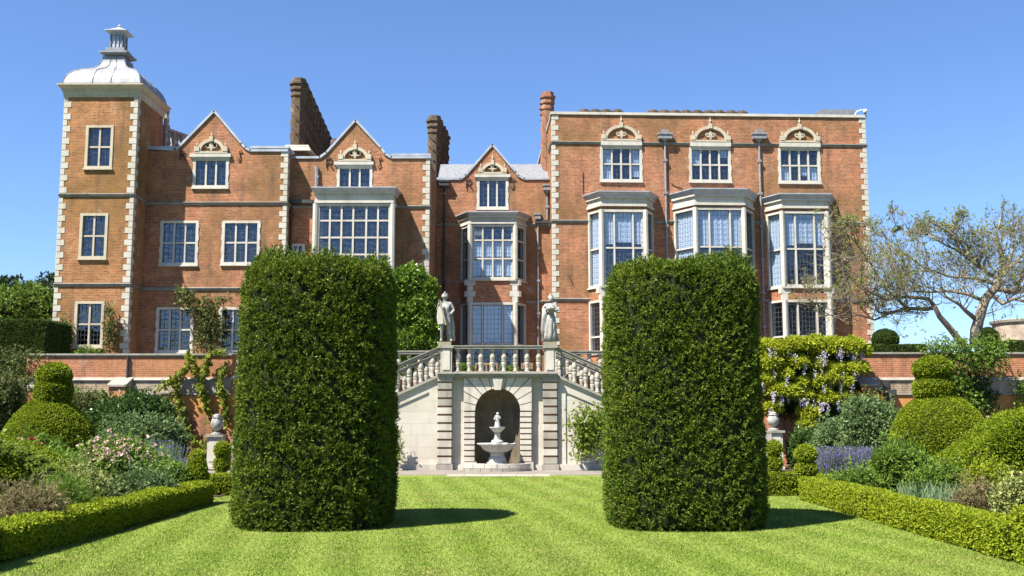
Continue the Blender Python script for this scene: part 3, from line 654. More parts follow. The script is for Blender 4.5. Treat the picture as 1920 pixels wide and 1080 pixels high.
for x0, x1 in ((-26, -8.6), (8.6, 26)): sheet('wall_border_soil', x0, x1, 37.6, 41.2, .03, soil_m, .04)
stp = thing('stone_slab_path', 'row of pale worn stone slabs edging the lawn before the fountain', 'paving', (-.6, 34.6, 0))
xs = [P(x, 891, 34.5).x for x in (838, 871, 905, 938, 968, 1001, 1031)]
for a, b in zip(xs[:-1], xs[1:]): MB().box(a+.008, b-.008, -34.95, -34.1, -.02, .028+random.uniform(0, .006)).build('slab', gravel_m, stp)
TZ0 = 3.42
sheet('terrace_ground', -60, 60, YW+.45, 140, TZ0, pave_m, 3.5)

# ------------------------------------------------------------------ terrace walls
FW = Frame(0, YW)
xsL, xsR = P(435, 700, YW).x, P(1440, 700, YW).x
def garden_wall(name, label, x0, x1, zt, but, pipes=()):
    t = thing(name, label, 'wall', ((x0+x1)/2, YW, 0)); zb = FW.uz(300, 713)[1]; zl = FW.uz(300, 739)[1]
    MB(FW).box(x0, x1, -.4, .1, -.05, zl).build('lower_brickwork', brick_g, t)
    MB(FW).box(x0, x1, -.4, .08, zl+.001, zb-.001).build('weathered_brickwork', brick_w, t)
    MB(FW).prism([(x0, zl-.03), (x1, zl-.03), (x1, zl+.03), (x0, zl+.03)], .1, .16).build('string_course', coping_m, t)
    L = 1.15; n = max(1, int((x1-x0)/L)); L = (x1-x0)/n
    for k in range(n):
        a, b = x0+k*L+.004, x0+(k+1)*L-.004
        MB(FW).poly([(a, -.3, zb), (b, -.3, zb), (b, .14, zb), (a, .14, zb), (a, -.3, zb+.11), (b, -.3, zb+.11), (b, .06, zb+.11), (a, .06, zb+.11)],
            [(0, 1, 2, 3), (4, 5, 6, 7), (0, 1, 5, 4), (1, 2, 6, 5), (2, 3, 7, 6), (3, 0, 4, 7)]).build('string_stone', rustg_m, t)
        MB(FW).box(a, b, -.42, .09, zt-.07, zt).box(a, b, -.38, .05, zt-.11, zt-.071).build('coping_stone', coping_m, t)
    MB(FW).box(x0, x1, -.36, .02, zb+.112, zt-.112).build('upper_brickwork', brick_g, t)
    for (a, b, y) in but:
        u0, u1 = FW.uz(a, 725, .7)[0], FW.uz(b, 725, .7)[0]; z = FW.uz(a, y, .75)[1]; zh = zb+.12
        bt = MB(FW).box(u0, u1, .1, .75, 0, z-.001).build('buttress', brick_g, t)
        MB(FW).poly([(u0-.05, .06, z), (u1+.05, .06, z), (u1+.05, .82, z), (u0-.05, .82, z), (u0-.05, .06, zh), (u1+.05, .06, zh), (u1+.05, .82, z+.08), (u0-.05, .82, z+.08)],
            [(0, 1, 2, 3), (4, 5, 6, 7), (0, 1, 5, 4), (1, 2, 6, 5), (2, 3, 7, 6), (3, 0, 4, 7)]).build('buttress_cap', coping_m, bt)
    for (x, ya, yb) in pipes:
        u, z1 = FW.uz(x, ya, .1); z0 = FW.uz(x, yb, .1)[1]; MB(FW).lathe(u, .1, [(z0, .05), (z1, .05)], 8).build('downpipe', pipe_d, t)
    return t
ztL = FW.uz(300, 663)[1]; ztR = FW.uz(1700, 660.5)[1]
gwl = garden_wall('garden_wall', 'red brick terrace wall left of the stairs with an ochre stained lower part', P(50, 690, YW).x, xsL, ztL, [(205, 236, 725), (55, 69, 728)], [(240, 668, 709)])
gwr = garden_wall('garden_wall', 'red brick terrace wall right of the stairs behind the wisteria', xsR, P(1990, 690, YW).x, ztR, [(1614, 1642, 724)], [])
u, z = FW.uz(1664, 738, .2); MB(FW).box(u-.28, u+.28, .12, .45, z-.02, z+.16).box(u-.2, u+.2, .12, .36, z-.2, z-.021).build('hopper', pipe_d, gwr); MB(FW).lathe(u, .2, [(.1, .06), (z-.2, .06)], 8).build('downpipe', pipe_d, gwr)
MB(FW).box(u-.15, u+.1, .081, .15, z+.22, z+.5).build('drain_opening', pipe_d, gwr)

# ------------------------------------------------------------------ fountain stair
FS = Frame(0, 38.0); st = thing('stone_staircase', 'pale stone double garden staircase with balustraded landing over an arched niche', 'staircase', (-.6, 38, 0))
g_ = lambda x, y, v=0: FS.uz(x, y, v)
aL, aR = g_(820.5, 780)[0], g_(847.5, 780)[0]; bL, bR = g_(1018, 780)[0], g_(1045.5, 780)[0]
XC = (aL+bR)/2; ZC0, ZC1 = g_(933, 707.5)[1], g_(933, 699.5)[1]     # cornice
zrt, zrb = g_(933, 647.5)[1], g_(933, 652.5)[1]
# rusticated pilasters
zp0, zp1 = .22, ZC1
nb = 11; hb = (zp1-zp0)/nb
for (a, b) in ((aL, aR), (bL, bR)):
    MB(FS).box(a+.03, b-.03, -.3, -.03, 0, zp1-.01).build('pilaster_core', joint_m, st)
    MB(FS).box(a-.04, b+.04, -.1, .05, 0, zp0).build('plinth_block', rustg_m, st)
    for k in range(nb):
        if k == nb-1: continue
        piece('rusticated_block', (b-a, .12, hb-.035), FS, (a+b)/2, -.06, zp0+k*hb, rustg_m if (k > 6 or (a > 0 and k % 3 != 1)) else rust_m, st, bev=.02)
    MB(FS).box(a-.02, b+.02, -.3, .03, zp0+(nb-1)*hb, zp1-.001).build('capital_block', rustg_m, st)
# niche surround
sL, sR = g_(869.5, 800)[0], g_(997.5, 800)[0]; ac = (g_(890.5, 800)[0]+g_(975.5, 800)[0])/2; r = (g_(975.5, 800)[0]-g_(890.5, 800)[0])/2
sL, sR = ac-(sR-sL)/2, ac+(sR-sL)/2
zs = g_(933, 728)[1]-r; zsur = ZC0-.005; zj0 = g_(933, 867)[1]*.6+.14
def ray_rect(a):
    c, s = math.cos(a), math.sin(a); t1 = (sR-ac)/abs(c) if abs(c) > 1e-6 else 1e9; t2 = (zsur-zs)/s if s > 1e-6 else 1e9; t_ = min(t1, t2); return (ac+c*t_, zs+s*t_)
def vous(a0, a1, gap, v0, v1, mat, name):
    A0, A1 = a0+gap/r/2, a1-gap/r/2; n = 5
    inn = [(ac+r*math.cos(A0+(A1-A0)*k/n), zs+r*math.sin(A0+(A1-A0)*k/n)) for k in range(n+1)]
    o0, o1 = ray_rect(a0+gap/3), ray_rect(a1-gap/3); mid = []
    ca = math.atan2(zsur-zs, sR-ac)
    for q, p_ in ((ca, (sR, zsur)), (math.pi-ca, (sL, zsur))):
        if a0 < q < a1: mid.append(p_)
    MB(FS).prism(inn+[o1]+mid+[o0], v0, v1).build(name, mat, st)
angs = [0, .26, .52, .80, 1.06, 1.30, 1.47]; angs = angs + [math.pi-a for a in reversed(angs)]
for a0, a1 in zip(angs[:-1], angs[1:]):
    vous(a0, a1, .0, -.25, -.13, joint_m, 'arch_backing') if False else None
    if abs((a0+a1)/2-math.pi/2) < .05: continue
    vous(a0, a1, .03, -.30, -.06, rust_m, 'voussoir')
MB(FS).prism([(ac-r-.02, zs)]+[(ac+(r+.02)*math.cos(math.pi-math.pi*k/24), zs+(r+.02)*math.sin(math.pi*k/24)) for k in range(1, 24)]+[(ac+r+.02, zs), (sR-.02, zs), (sR-.02, zsur-.02), (sL+.02, zsur-.02), (sL+.02, zs)], -.31, -.09).build('arch_backing', joint_m, st)
MB(FS).prism([(ac-.115, zs+r-.06), (ac+.115, zs+r-.06), (ac+.19, zsur-.002), (ac-.19, zsur-.002)], -.1, .06).build('keystone', rust_m, st)
n = 9; h = (zs-zj0)/n
for (a, b) in ((sL, ac-r), (ac+r, sR)):
    MB(FS).box(a+.02, b-(.0 if a > ac else .02)-.0, -.31, -.09, 0, zs-.001).build('jamb_backing', joint_m, st)
    for k in range(n): piece('jamb_block', (b-a, .24, h-.022), FS, (a+b)/2, -.18, zj0+k*h, rust_m, st, bev=.015)
    MB(FS).box(a-.06, b+.06, -.3, .0, 0, zj0-.01).build('jamb_base', rust_m, st)
# niche: half round with a quarter-sphere head
m = MB(FS); nn = 20
R0 = [(ac+r*math.cos(math.pi*k/nn), -.3-r*math.sin(math.pi*k/nn)) for k in range(nn+1)]
m.poly([(u, v, 0) for u, v in R0]+[(u, v, zs) for u, v in R0], [(k, k+1, nn+2+k, nn+1+k) for k in range(nn)])
pts = []; 
for j in range(9):
    e = math.pi/2*j/8
    for k in range(nn+1): pts.append((ac+r*math.cos(math.pi*k/nn)*math.cos(e), -.3-r*math.sin(math.pi*k/nn)*math.cos(e), zs+r*math.sin(e)))
m.poly(pts, [(j*(nn+1)+k, j*(nn+1)+k+1, (j+1)*(nn+1)+k+1, (j+1)*(nn+1)+k) for j in range(8) for k in range(nn)])
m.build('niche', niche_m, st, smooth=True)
# recessed panels between pilasters and surround, cornice, landing
for (a, b) in ((aR-.02, sL+.03), (sR-.03, bL+.02)):
    MB(FS).box(a, b, -.45, -.28, 0, ZC0).build('recess_wall', stair_m, st)
    MB(FS).box(a+.02, b-.04, -.28, -.2, 0, .2).build('plinth_block', rust_m, st)
MB(FS).box(aL-.02, bR+.02, -3.2, .1, ZC0+.06, ZC1-.03).box(aL, bR, -.3, .04, ZC0, ZC0+.059).box(aL-.02, bR+.02, -.3, .14, ZC1-.029, ZC1+.02).build('landing', coping_m, st)
# dies with panels, carrying the statues
dL, dR = (g_(826, 676)[0], g_(847, 676)[0]), (g_(1021, 676)[0], g_(1042, 676)[0])
for (a, b) in (dL, dR):
    d = MB(FS).box(a, b, -.42, -.0, ZC1+.021, zrb-.001).build('pier', bal_m, st)
    MB(FS).box(a+.07, b-.07, .0, .03, ZC1+.12, zrb-.1).build('pier_panel', rust_m, d)
    MB(FS).box(a-.07, b+.07, -.47, .06, zrb, zrt).build('pier_cap', coping_m, d)
zbase = ZC1+.021
def balp(z0, z1, r=.105):
    h = z1-z0; f = [(0, .85), (.06, .85), (.07, .55), (.10, .8), (.13, .6), (.16, .55), (.30, .86), (.40, .95), (.46, .7), (.475, .95), (.50, .95), (.515, .7), (.54, .9), (.66, 1.0), (.78, .72), (.88, .42), (.90, .6), (.92, .6), (.93, .85), (1, .85)]
    return [(z0+h*a, r*b) for a, b in f]
def baluster_row(F, u0, u1, n, v, zlow, zhigh, parent, slope=0, half=True):
    base = None
    for k in range(n):
        u = u0+(u1-u0)*(k+.5)/n; dz = slope*(u-u0)
        if base is None:
            base = MB(F).lathe(u, v, balp(zlow(u), zhigh(u)), 10).build('baluster', bal_m, parent, smooth=True); bu, bz = u, zlow(u)
            for p_ in base.data.polygons: p_.use_smooth = True
        else: clone(base, parent, (u-bu, 0, zlow(u)-bz))
baluster_row(FS, dL[1], dR[0], 8, -.2, lambda u: zbase+.04, lambda u: zrb-.02, st)
MB(FS).box(dL[1]+.001, dR[0]-.001, -.32, -.08, zbase, zbase+.04).build('plinth_rail', bal_m, st)
MB(FS).box(dL[1]+.071, dR[0]-.071, -.34, -.05, zrb-.02, zrt-.03).box(dL[1]+.071, dR[0]-.071, -.37, -.02, zrt-.03, zrt).build('handrail', coping_m, st)
# flights
for sg in (-1, 1):
    if sg < 0: e0, e1 = g_(820.5, 702.5), g_(741, 738.7); r0, r1 = g_(826, 648), g_(741, 683)
    else: e0, e1 = g_(1045.5, 702.5), g_(1131, 740); r0, r1 = g_(1041, 648), g_(1131, 689)
    sl = abs((e0[1]-e1[1])/(e0[0]-e1[0])); L = e0[1]/sl-.3; uE = e0[0]+sg*L
    zt = lambda u, c=0: e0[1]-sl*abs(u-e0[0])+c
    MB(FS).prism([(e0[0], 0), (uE, 0), (uE, zt(uE)-.1), (e0[0], e0[1]-.1)], -.55, -.2).build('flight_wall', stair_m, st)
    MB(FS).prism([(e0[0], 0), (uE, 0), (uE, .22), (e0[0], .22)], -.2, -.08).build('plinth_course', rust_m, st)
    MB(FS).prism([(e0[0], e0[1]-.1), (uE, zt(uE, -.1)), (uE, zt(uE)), (e0[0], e0[1])], -.6, -.06).build('flight_coping', coping_m, st)
    MB(FS).prism([(e0[0], e0[1]-.2), (uE, zt(uE, -.2)), (uE, zt(uE, -.101)), (e0[0], e0[1]-.101)], -.2, -.12).build('coping_moulding', stair_m, st)
    # raised frame of the sunk panel
    ui = g_(804 if sg < 0 else 1061, 760)[0]; zi = g_(804 if sg < 0 else 1061, 735)[1]
    MB(FS).prism([(e0[0], .22), (ui, .22), (ui, zi), (e0[0], zi+.03)], -.2, -.155).build('panel_stile', stair_m, st)
    uF = uE-sg*.8
    zf = lambda u, c: zi-sl*.97*abs(u-ui)+c
    MB(FS).prism([(ui, zi), (uF, zf(uF, 0)), (uF, zt(uF, -.2)), (ui, zt(ui, -.2)), (e0[0], zt(e0[0], -.2)), (e0[0], zi+.031)], -.2, -.155).build('panel_border', stair_m, st)
    # steps
    ns = 20; 
    for k in range(ns):
        a = e0[0]+sg*L*k/ns; b = e0[0]+sg*L*(k+1)/ns; z = ZC1-.02-(ZC1-.02)*(k+1)/(ns+1)
        MB(FS).box(min(a, b), max(a, b), -2.6, -.551, 0, z).build('step', pave_m, st)
    # sloping near and far balustrades
    rs = abs((r0[1]-r1[1])/(r0[0]-r1[0])); rs = (rs+sl)/2; hgt = r0[1]-e0[1]
    for v_ in (-.33, -2.75):
        rail = MB(FS).prism([(e0[0]+sg*-.08, r0[1]-.14), (uE, r0[1]-.14-rs*L), (uE, r0[1]-.03-rs*L), (e0[0]-sg*.08, r0[1]-.03)], v_-.14, v_+.14).prism([(e0[0]-sg*.08, r0[1]-.029), (uE, r0[1]-.029-rs*L), (uE, r0[1]-rs*L), (e0[0]-sg*.08, r0[1])], v_-.18, v_+.18).build('handrail', coping_m, st)
        nbal = int(L/.42); F_ = FS
        baluster_row(F_, e0[0], uE, nbal, v_, lambda u: zt(u), lambda u: r0[1]-.12-rs*abs(u-e0[0]) if False else zt(u)+hgt-.13, st)
        if v_ < -1: MB(FS).prism([(e0[0], e0[1]-.35), (uE, zt(uE, -.35)), (uE, zt(uE)), (e0[0], e0[1])], v_-.2, v_+.2).build('flight_coping', coping_m, st)
    MB(FS).box(uE-.2, uE+.2, -.55, -.12, 0, .25+hgt).build('newel', bal_m, st)
    # terrace-level balustrade on the retaining wall behind
    x0, x1 = (xsL, e0[0]+.1) if sg < 0 else (e0[0]-.1, xsR)
    tb = thing('terrace_balustrade', 'stone balustrade along the terrace edge behind the %s flight of stairs' % ('left' if sg < 0 else 'right'), 'balustrade', ((x0+x1)/2, YW, 3.3))
    zc = FW.uz(780, 712)[1]; zk = FW.uz(780, 705)[1]; zr = FW.uz(780, 657.5)[1]
    MB(FW).box(x0, x1, -.4, .1, 0, zc-.001).build('brick_base', brick_g, tb); MB(FW).box(x0, x1, -.44, .14, zc, zk).build('plinth_rail', bal_m, tb)
    MB(FW).box(x0, x1, -.3, .02, zr-.13, zr-.04).box(x0, x1, -.33, .05, zr-.039, zr).build('handrail', coping_m, tb)
    baluster_row(FW, x0, x1, int((x1-x0)/.42), -.14, lambda u: zk, lambda u: zr-.13, tb)
# middle retaining wall under the landing opening
MB(FS).box(aL, bR, -3.2, -2.9, 0, ZC0).build('rear_wall', stair_m, st)
MB(FS).box(aL, bR, -3.6, -.3, ZC0+.001, ZC0+.058).build('landing_soffit', stair_m, st)
MB(FS).box(aL, ac-r-.35, -2.9, -.46, 0, ZC0).box(ac+r+.35, bR, -2.9, -.46, 0, ZC0).build('core_wall', stair_m, st)

# ------------------------------------------------------------------ fountain
fx = ac; fz = 0; FF = Frame(fx, 37.55)
ft = thing('fountain', 'white two-tier scalloped fountain topped by a small figure in the arched niche', 'fountain', (fx, 37.55, 0))
pF = lambda y: FF.uz(933, y)[1]
zk = pF(870.5)
zb0 = pF(849)
MB(FF).box(-.34, .34, -.34, .34, 0, zk*.9).lathe(0, 0, [(zk*.9, .36), (zk+.06, .38), (zk+.08, .33), (zk+.2, .31), (zb0-.1, .24), (zb0-.04, .26), (zb0, .24)], 12).build('pedestal', fount_m, ft)
sc_ = lambda n, a: (lambda th, z: 1+a*math.cos(th*n))
zb1 = pF(832)
MB(FF).lathe(0, 0, [(zb0, .22), (zb0+.05, .36), (zb0+.12, .48), (zb1-.08, .56), (zb1-.05, .62), (zb1-.02, .68), (zb1+.02, .69), (zb1+.02, .62), (zb1-.06, .52), (zb1-.1, .2)], 96, mod=sc_(12, .06)).build('lower_basin', fount_m, ft, smooth=True)
zu0, zu1 = pF(811), pF(801)
MB(FF).lathe(0, 0, [(zb1-.1, .18), (zb1+.0, .19), (zb1+.05, .22), (zb1+.12, .2), (zb1+.16, .1), (zb1+.2, .13), (zu0-.14, .09), (zu0-.08, .11), (zu0, .10)], 16).build('stem', fount_m, ft, smooth=True)
MB(FF).lathe(0, 0, [(zu0, .1), (zu0+.06, .17), (zu1-.03, .26), (zu1, .29), (zu1+.005, .26), (zu1-.06, .18), (zu1-.08, .05)], 48, mod=sc_(12, .035)).build('upper_basin', fount_m, ft, smooth=True)
zf_ = pF(776)
fg = MB(FF).lathe(0, 0, [(zu1-.08, .11), (zu1+.02, .12), (zu1+.06, .10), (zu1+.2, .085), (zu1+.29, .065), (zu1+.36, .085), (zu1+.41, .075), (zu1+.435, .03)], 14, mod=lambda a, z: 1+.1*math.sin(5*a+z*9)).lathe(.01, .01, [(zu1+.43, .028), (zu1+.46, .05), (zu1+.50, .052), (zu1+.53, .02)], 10)
fg.tube([(-.075, .02, zu1+.39), (-.12, .05, zu1+.30), (-.06, .10, zu1+.27)], .02, 6).tube([(.075, .02, zu1+.39), (.11, .05, zu1+.3), (.04, .1, zu1+.32)], .02, 6)
fg.build('figure', fount_m, ft, smooth=True)
# curved kerb of the pool
RK = 1.75; kc = -1.0
for tier, (zz0, zz1, rr0, rr1) in enumerate(((0.0, zk*.45, 1.3, 1.66), (zk*.45+.012, zk+.03, 1.3, 1.61))):
    A0, A1 = math.radians(42), math.radians(138); nk = 7 - tier
    for k in range(nk):
        a0 = A0+(A1-A0)*k/nk+.006; a1 = A0+(A1-A0)*(k+1)/nk-.006
        arc = [(rr1*math.cos(a0+(a1-a0)*j/4), kc+rr1*math.sin(a0+(a1-a0)*j/4)) for j in range(5)]+[(rr0*math.cos(a1+(a0-a1)*j/4), kc+rr0*math.sin(a1+(a0-a1)*j/4)) for j in range(5)]
        MB(FF).plan(arc, zz0+.013*(tier == 0), zz1).build('kerb_stone', rust_m if tier else rustg_m, ft)
wm, t, b_ = nt('pool_water'); b_.inputs['Base Color'].default_value = (.02, .03, .02, 1); b_.inputs['Roughness'].default_value = .05
MB(FF).plan([(1.3*math.cos(A0+(A1-A0)*j/12), kc+1.3*math.sin(A0+(A1-A0)*j/12)) for j in range(13)], .02, zk*.8).build('water', wm, ft)

# ------------------------------------------------------------------ urns on pedestals
def urn(px, pyt, pyb, ptop, D, label):
    a = P(px, ptop, D); x = a.x; zt_ = a.z; F = Frame(x, D); t = thing('urn_pedestal', 'white panelled stone pedestal '+label, 'pedestal', (x, D, 0), 'pedestals carrying urns')
    MB(F).box(-.26, .26, -.26, .26, 0, zt_-.08).build('shaft', rust_m, t); MB(F).box(-.19, .19, .26, .275, .3, zt_-.16).build('panel', stone, t)
    MB(F).box(-.30, .30, -.30, .30, -.01, .14).build('base', rust_m, t); MB(F).box(-.34, .34, -.34, .34, zt_-.08, zt_).build('cap', coping_m, t)
    z1 = P(px, pyt, D).z; h = z1-zt_
    u_ = thing('stone_urn', 'carved grey urn '+label, 'urn', (x, D, zt_), 'carved stone urns')
    MB(F).lathe(0, 0, [(zt_+.001, .2), (zt_+.06, .2), (zt_+.08, .1), (zt_+.15, .08)], 16).build('foot', statue_m, u_)
    MB(F).lathe(0, 0, [(zt_+.15, .09), (zt_+.2, .15), (zt_+h*.4, .2), (zt_+h*.6, .215), (zt_+h*.75, .17), (zt_+h*.8, .15)], 32, mod=lambda a, z: 1+.06*math.cos(a*9+z*14)).build('bowl', statue_m, u_, smooth=True)
    MB(F).lathe(0, 0, [(zt_+h*.8, .18), (zt_+h*.84, .19), (zt_+h*.87, .11), (zt_+h*.93, .15), (zt_+h, .05)], 16, mod=lambda a, z: 1+.1*math.cos(a*6)).build('lid', statue_m, u_, smooth=True)
urn(406, 776, 866, 815, 38.6, 'near the wall just left of the left yew column')
urn(1450.5, 772, 866, 807, 38.6, 'below the wisteria just right of the right yew')

# ------------------------------------------------------------------ statues
def skin(name, nodes, edges, mat, parent, root=0, sub=2):
    me = bpy.data.meshes.new(name); me.from_pydata([n_[0] for n_ in nodes], edges, []); me.materials.append(mat)
    o = bpy.data.objects.new(name, me); link(o, parent, WL[parent.name])
    md = o.modifiers.new('skin', 'SKIN')
    for i, n_ in enumerate(nodes):
        rr = n_[1]; o.data.skin_vertices[0].data[i].radius = rr if isinstance(rr, tuple) else (rr, rr)
    o.data.skin_vertices[0].data[root].use_root = True
    md.use_smooth_shade = True; sb = o.modifiers.new('sub', 'SUBSURF'); sb.levels = sub; sb.render_levels = sub
    return o
def cloth(parent, name, rings, mat, fold=.12, nf=7, seg=40, ph=0.0, F=W0):
    m = MB(F)
    m.v = []; k = len(rings)
    for j, (x, y, z, rx, ry) in enumerate(rings):
        am = fold*(j/(k-1))**.7 if k > 1 else 0
        for i in range(seg):
            a = 2*math.pi*i/seg; q = 1+am*math.sin(nf*a+ph+z*3)+am*.5*math.sin((nf*2+1)*a-z*5)
            m.v.append(F.pt(x+rx*q*math.cos(a), y+ry*q*math.sin(a), z))
    for j in range(k-1):
        for i in range(seg): m.f.append((j*seg+i, j*seg+(i+1) % seg, (j+1)*seg+(i+1) % seg, (j+1)*seg+i))
    m.f.append(tuple(range(seg))); m.f.append(tuple((k-1)*seg+i for i in range(seg)))
    return m.build(name, mat, parent, smooth=True)
def head(F, u, v, z, r, parent, mat, turn=0.0):
    """z = chin height, head height about 2.2 r; with brow, nose, mouth, eyes"""
    m = MB(F); seg = 18; prof_ = [(0, .28), (.12, .62), (.32, .84), (.6, .97), (.95, 1.0), (1.3, 1.02), (1.65, .93), (1.95, .66), (2.2, .2)]
    def md(a, zz):
        h = (zz-z)/r; d = math.cos(a-math.pi/2-turn); f = 1.0
        if d > 0:
            f += .18*math.exp(-((h-.92)/.25)**2)*math.exp(-((1-d)/.02)) + .06*math.exp(-((h-1.35)/.12)**2)*d
            f += -.10*math.exp(-((h-1.12)/.1)**2)*math.exp(-((abs(math.sin(a-math.pi/2-turn))-.36)/.12)**2) - .05*math.exp(-((h-.5)/.05)**2)*math.exp(-((1-d)/.06))
        return f*(1.0 if True else 1)
    m.lathe(u, v, [(z+r*a, r*b*.82) for a, b in prof_], 24, mod=md); return m.build('head', mat, parent, smooth=True)
def foot_block(F, v, z, parent): MB(F).box(-.24, .24, v-.24, v+.24, z, z+.13).build('base_block', moss_m, parent)
# the soldier
a = g_(834, 646, -.2); FA = Frame(a[0], 38.2); z0 = zrt; K = (g_(834, 550, -.2)[1]-z0-.13)/1.83
sd = thing('stone_statue', 'weathered stone statue of a helmeted soldier in tunic and cloak on the left pier', 'statue', (a[0], 38.2, z0), 'statues on the landing piers')
foot_block(FA, 0, z0+.001, sd); zz = z0+.13
def J(x, y, z): p_ = FA.pt(x*K, y*K, zz+z*K); o_ = WL[sd.name]; return (p_[0]-o_.x, p_[1]-o_.y, p_[2]-o_.z)
nd = [(J(0, 0, .95), (.15*K, .12*K)), (J(.01, 0, 1.15), (.135*K, .11*K)), (J(.0, 0, 1.36), (.17*K, .12*K)), (J(0, .01, 1.50), .07*K), (J(-.01, .02, 1.58), .06*K),
      (J(-.2, 0, 1.45), .075*K), (J(-.27, .05, 1.2), .055*K), (J(-.22, .2, 1.38), .045*K), (J(-.19, .21, 1.47), .04*K),
      (J(.2, 0, 1.44), .075*K), (J(.33, -.02, 1.2), .055*K), (J(.2, .12, 1.02), .045*K),
      (J(-.1, .01, .88), .09*K), (J(-.11, .06, .5), .065*K), (J(-.13, 0, .1), .045*K), (J(-.15, .14, .03), .04*K),
      (J(.11, .0, .88), .09*K), (J(.15, .04, .5), .065*K), (J(.22, -.02, .1), .045*K), (J(.26, .10, .03), .04*K)]
ed = [(0, 1), (1, 2), (2, 3), (3, 4), (2, 5), (5, 6), (6, 7), (7, 8), (2, 9), (9, 10), (10, 11), (0, 12), (12, 13), (13, 14), (14, 15), (0, 16), (16, 17), (17, 18), (18, 19)]
skin('body', nd, ed, statue_m, sd)
head(FA, -.01*K, .02*K, zz+1.56*K, .108*K, sd, statue_m, .5)
MB(FA).lathe(-.01*K, .0, [(zz+1.66*K, .125*K), (zz+1.70*K, .13*K), (zz+1.78*K, .11*K), (zz+1.84*K, .05*K)], 14).tube([(-.01*K, .1*K, zz+1.78*K), (-.01*K, .04*K, zz+1.87*K), (-.01*K, -.06*K, zz+1.87*K), (-.01*K, -.13*K, zz+1.76*K)], .028*K, 6).build('helmet', statue_m, sd, smooth=True)
cloth(sd, 'tunic', [(.0, 0, zz+1.42*K, .15*K, .12*K), (.0, 0, zz+1.2*K, .165*K, .135*K), (0, 0, zz+1.02*K, .15*K, .125*K), (0, .0, zz+.9*K, .19*K, .16*K), (0, .01, zz+.76*K, .215*K, .18*K), (0, .01, zz+.66*K, .225*K, .19*K)][::1], statue_m, .1, 9, F=FA)
cloth(sd, 'cloak', [(.02, -.10, zz+1.46*K, .20*K, .07*K), (.10, -.15, zz+1.1*K, .19*K, .07*K), (.19, -.16, zz+.6*K, .15*K, .08*K), (.22, -.15, zz+.06*K, .13*K, .09*K)], statue_m, .16, 6, F=FA)
MB(FA).prism([((-.26)*K, zz+1.22*K), (-.17*K, zz+1.34*K), (-.06*K, zz+1.0*K), (-.03*K, zz+.66*K), (-.24*K, zz+.62*K), (-.29*K, zz+.9*K)], .2*K, .27*K).build('shield', rust_m, sd, bevel=.02)
MB(FA).tube([(-.15*K, .24*K, zz+1.52*K), (-.12*K, .25*K, zz+1.3*K), (.06*K, .30*K, zz+.62*K)], .035*K, 8).build('sword', moss_m, sd)
m = MB(FA)
for sx, cxx in ((-.19, 0), (.2, 0)):
    pass
for k, (dx, ln) in enumerate(((-.035, .06), (-.012, .075), (.012, .08), (.034, .06))):
    m.tube([((-.19+dx)*K, .22*K, zz+1.47*K), ((-.19+dx*1.2)*K, .24*K, zz+(1.47+ln*.6)*K), ((-.185+dx)*K, .27*K, zz+(1.47+ln)*K)], .013*K, 5)
m.tube([(-.15*K, .22*K, zz+1.45*K), (-.125*K, .26*K, zz+1.48*K)], .015*K, 5)
for k in range(4): m.tube([(.2*K, .13*K, zz+(1.0+k*.022)*K), (.15*K, .17*K, zz+(.99+k*.022)*K), (.10*K, .17*K, zz+(.985+k*.022)*K)], .012*K, 5)
m.tube([(.21*K, .12*K, zz+1.07*K), (.17*K, .14*K, zz+1.1*K)], .014*K, 5)
m.build('fingers', statue_m, sd, smooth=True)
# the draped woman
a = g_(1032, 646, -.2); FB = Frame(a[0], 38.2); K = (g_(1032, 553, -.2)[1]-z0-.13)/1.76
sw = thing('stone_statue', 'weathered stone statue of a draped woman with folded arms on the right pier', 'statue', (a[0], 38.2, z0), 'statues on the landing piers')
foot_block(FB, 0, z0+.001, sw); zz = z0+.13
def J(x, y, z): p_ = FB.pt(x*K, y*K, zz+z*K); o_ = WL[sw.name]; return (p_[0]-o_.x, p_[1]-o_.y, p_[2]-o_.z)
nd = [(J(0, 0, .92), (.16*K, .13*K)), (J(0, 0, 1.1), (.115*K, .10*K)), (J(0, 0, 1.30), (.15*K, .12*K)), (J(.01, .01, 1.45), .055*K), (J(.02, .02, 1.53), .05*K),
      (J(-.18, 0, 1.36), .075*K), (J(-.28, .06, 1.18), .06*K), (J(-.06, .2, 1.20), .05*K), (J(.04, .22, 1.23), .035*K),
      (J(.18, 0, 1.36), .075*K), (J(.28, .06, 1.18), .06*K), (J(.08, .22, 1.14), .05*K), (J(-.03, .24, 1.15), .035*K),
      (J(-.09, .02, .85), .1*K), (J(-.11, .06, .48), .08*K), (J(-.1, .02, .1), .05*K), (J(-.1, .15, .03), .04*K),
      (J(.09, .03, .85), .1*K), (J(.1, .12, .48), .08*K), (J(.12, .02, .1), .05*K), (J(.13, .15, .03), .04*K)]
ed = [(0, 1), (1, 2), (2, 3), (3, 4), (2, 5), (5, 6), (6, 7), (7, 8), (2, 9), (9, 10), (10, 11), (11, 12), (0, 13), (13, 14), (14, 15), (15, 16), (0, 17), (17, 18), (18, 19), (19, 20)]
skin('body', nd, ed, statue_m, sw)
head(FB, .03*K, .03*K, zz+1.5*K, .10*K, sw, statue_m, -.5)
MB(FB).lathe(.02*K, -.01*K, [(zz+1.56*K, .06*K), (zz+1.62*K, .105*K), (zz+1.7*K, .105*K), (zz+1.75*K, .06*K), (zz+1.76*K, .07*K), (zz+1.8*K, .03*K)], 14).build('hair', statue_m, sw, smooth=True)
cloth(sw, 'skirt', [(0, 0, zz+1.08*K, .13*K, .115*K), (.0, 0, zz+.92*K, .19*K, .16*K), (-.02, .02, zz+.6*K, .22*K, .19*K), (-.02, .01, zz+.25*K, .25*K, .2*K), (-.02, 0, zz+.03*K, .30*K, .23*K)], statue_m, .15, 8, F=FB)
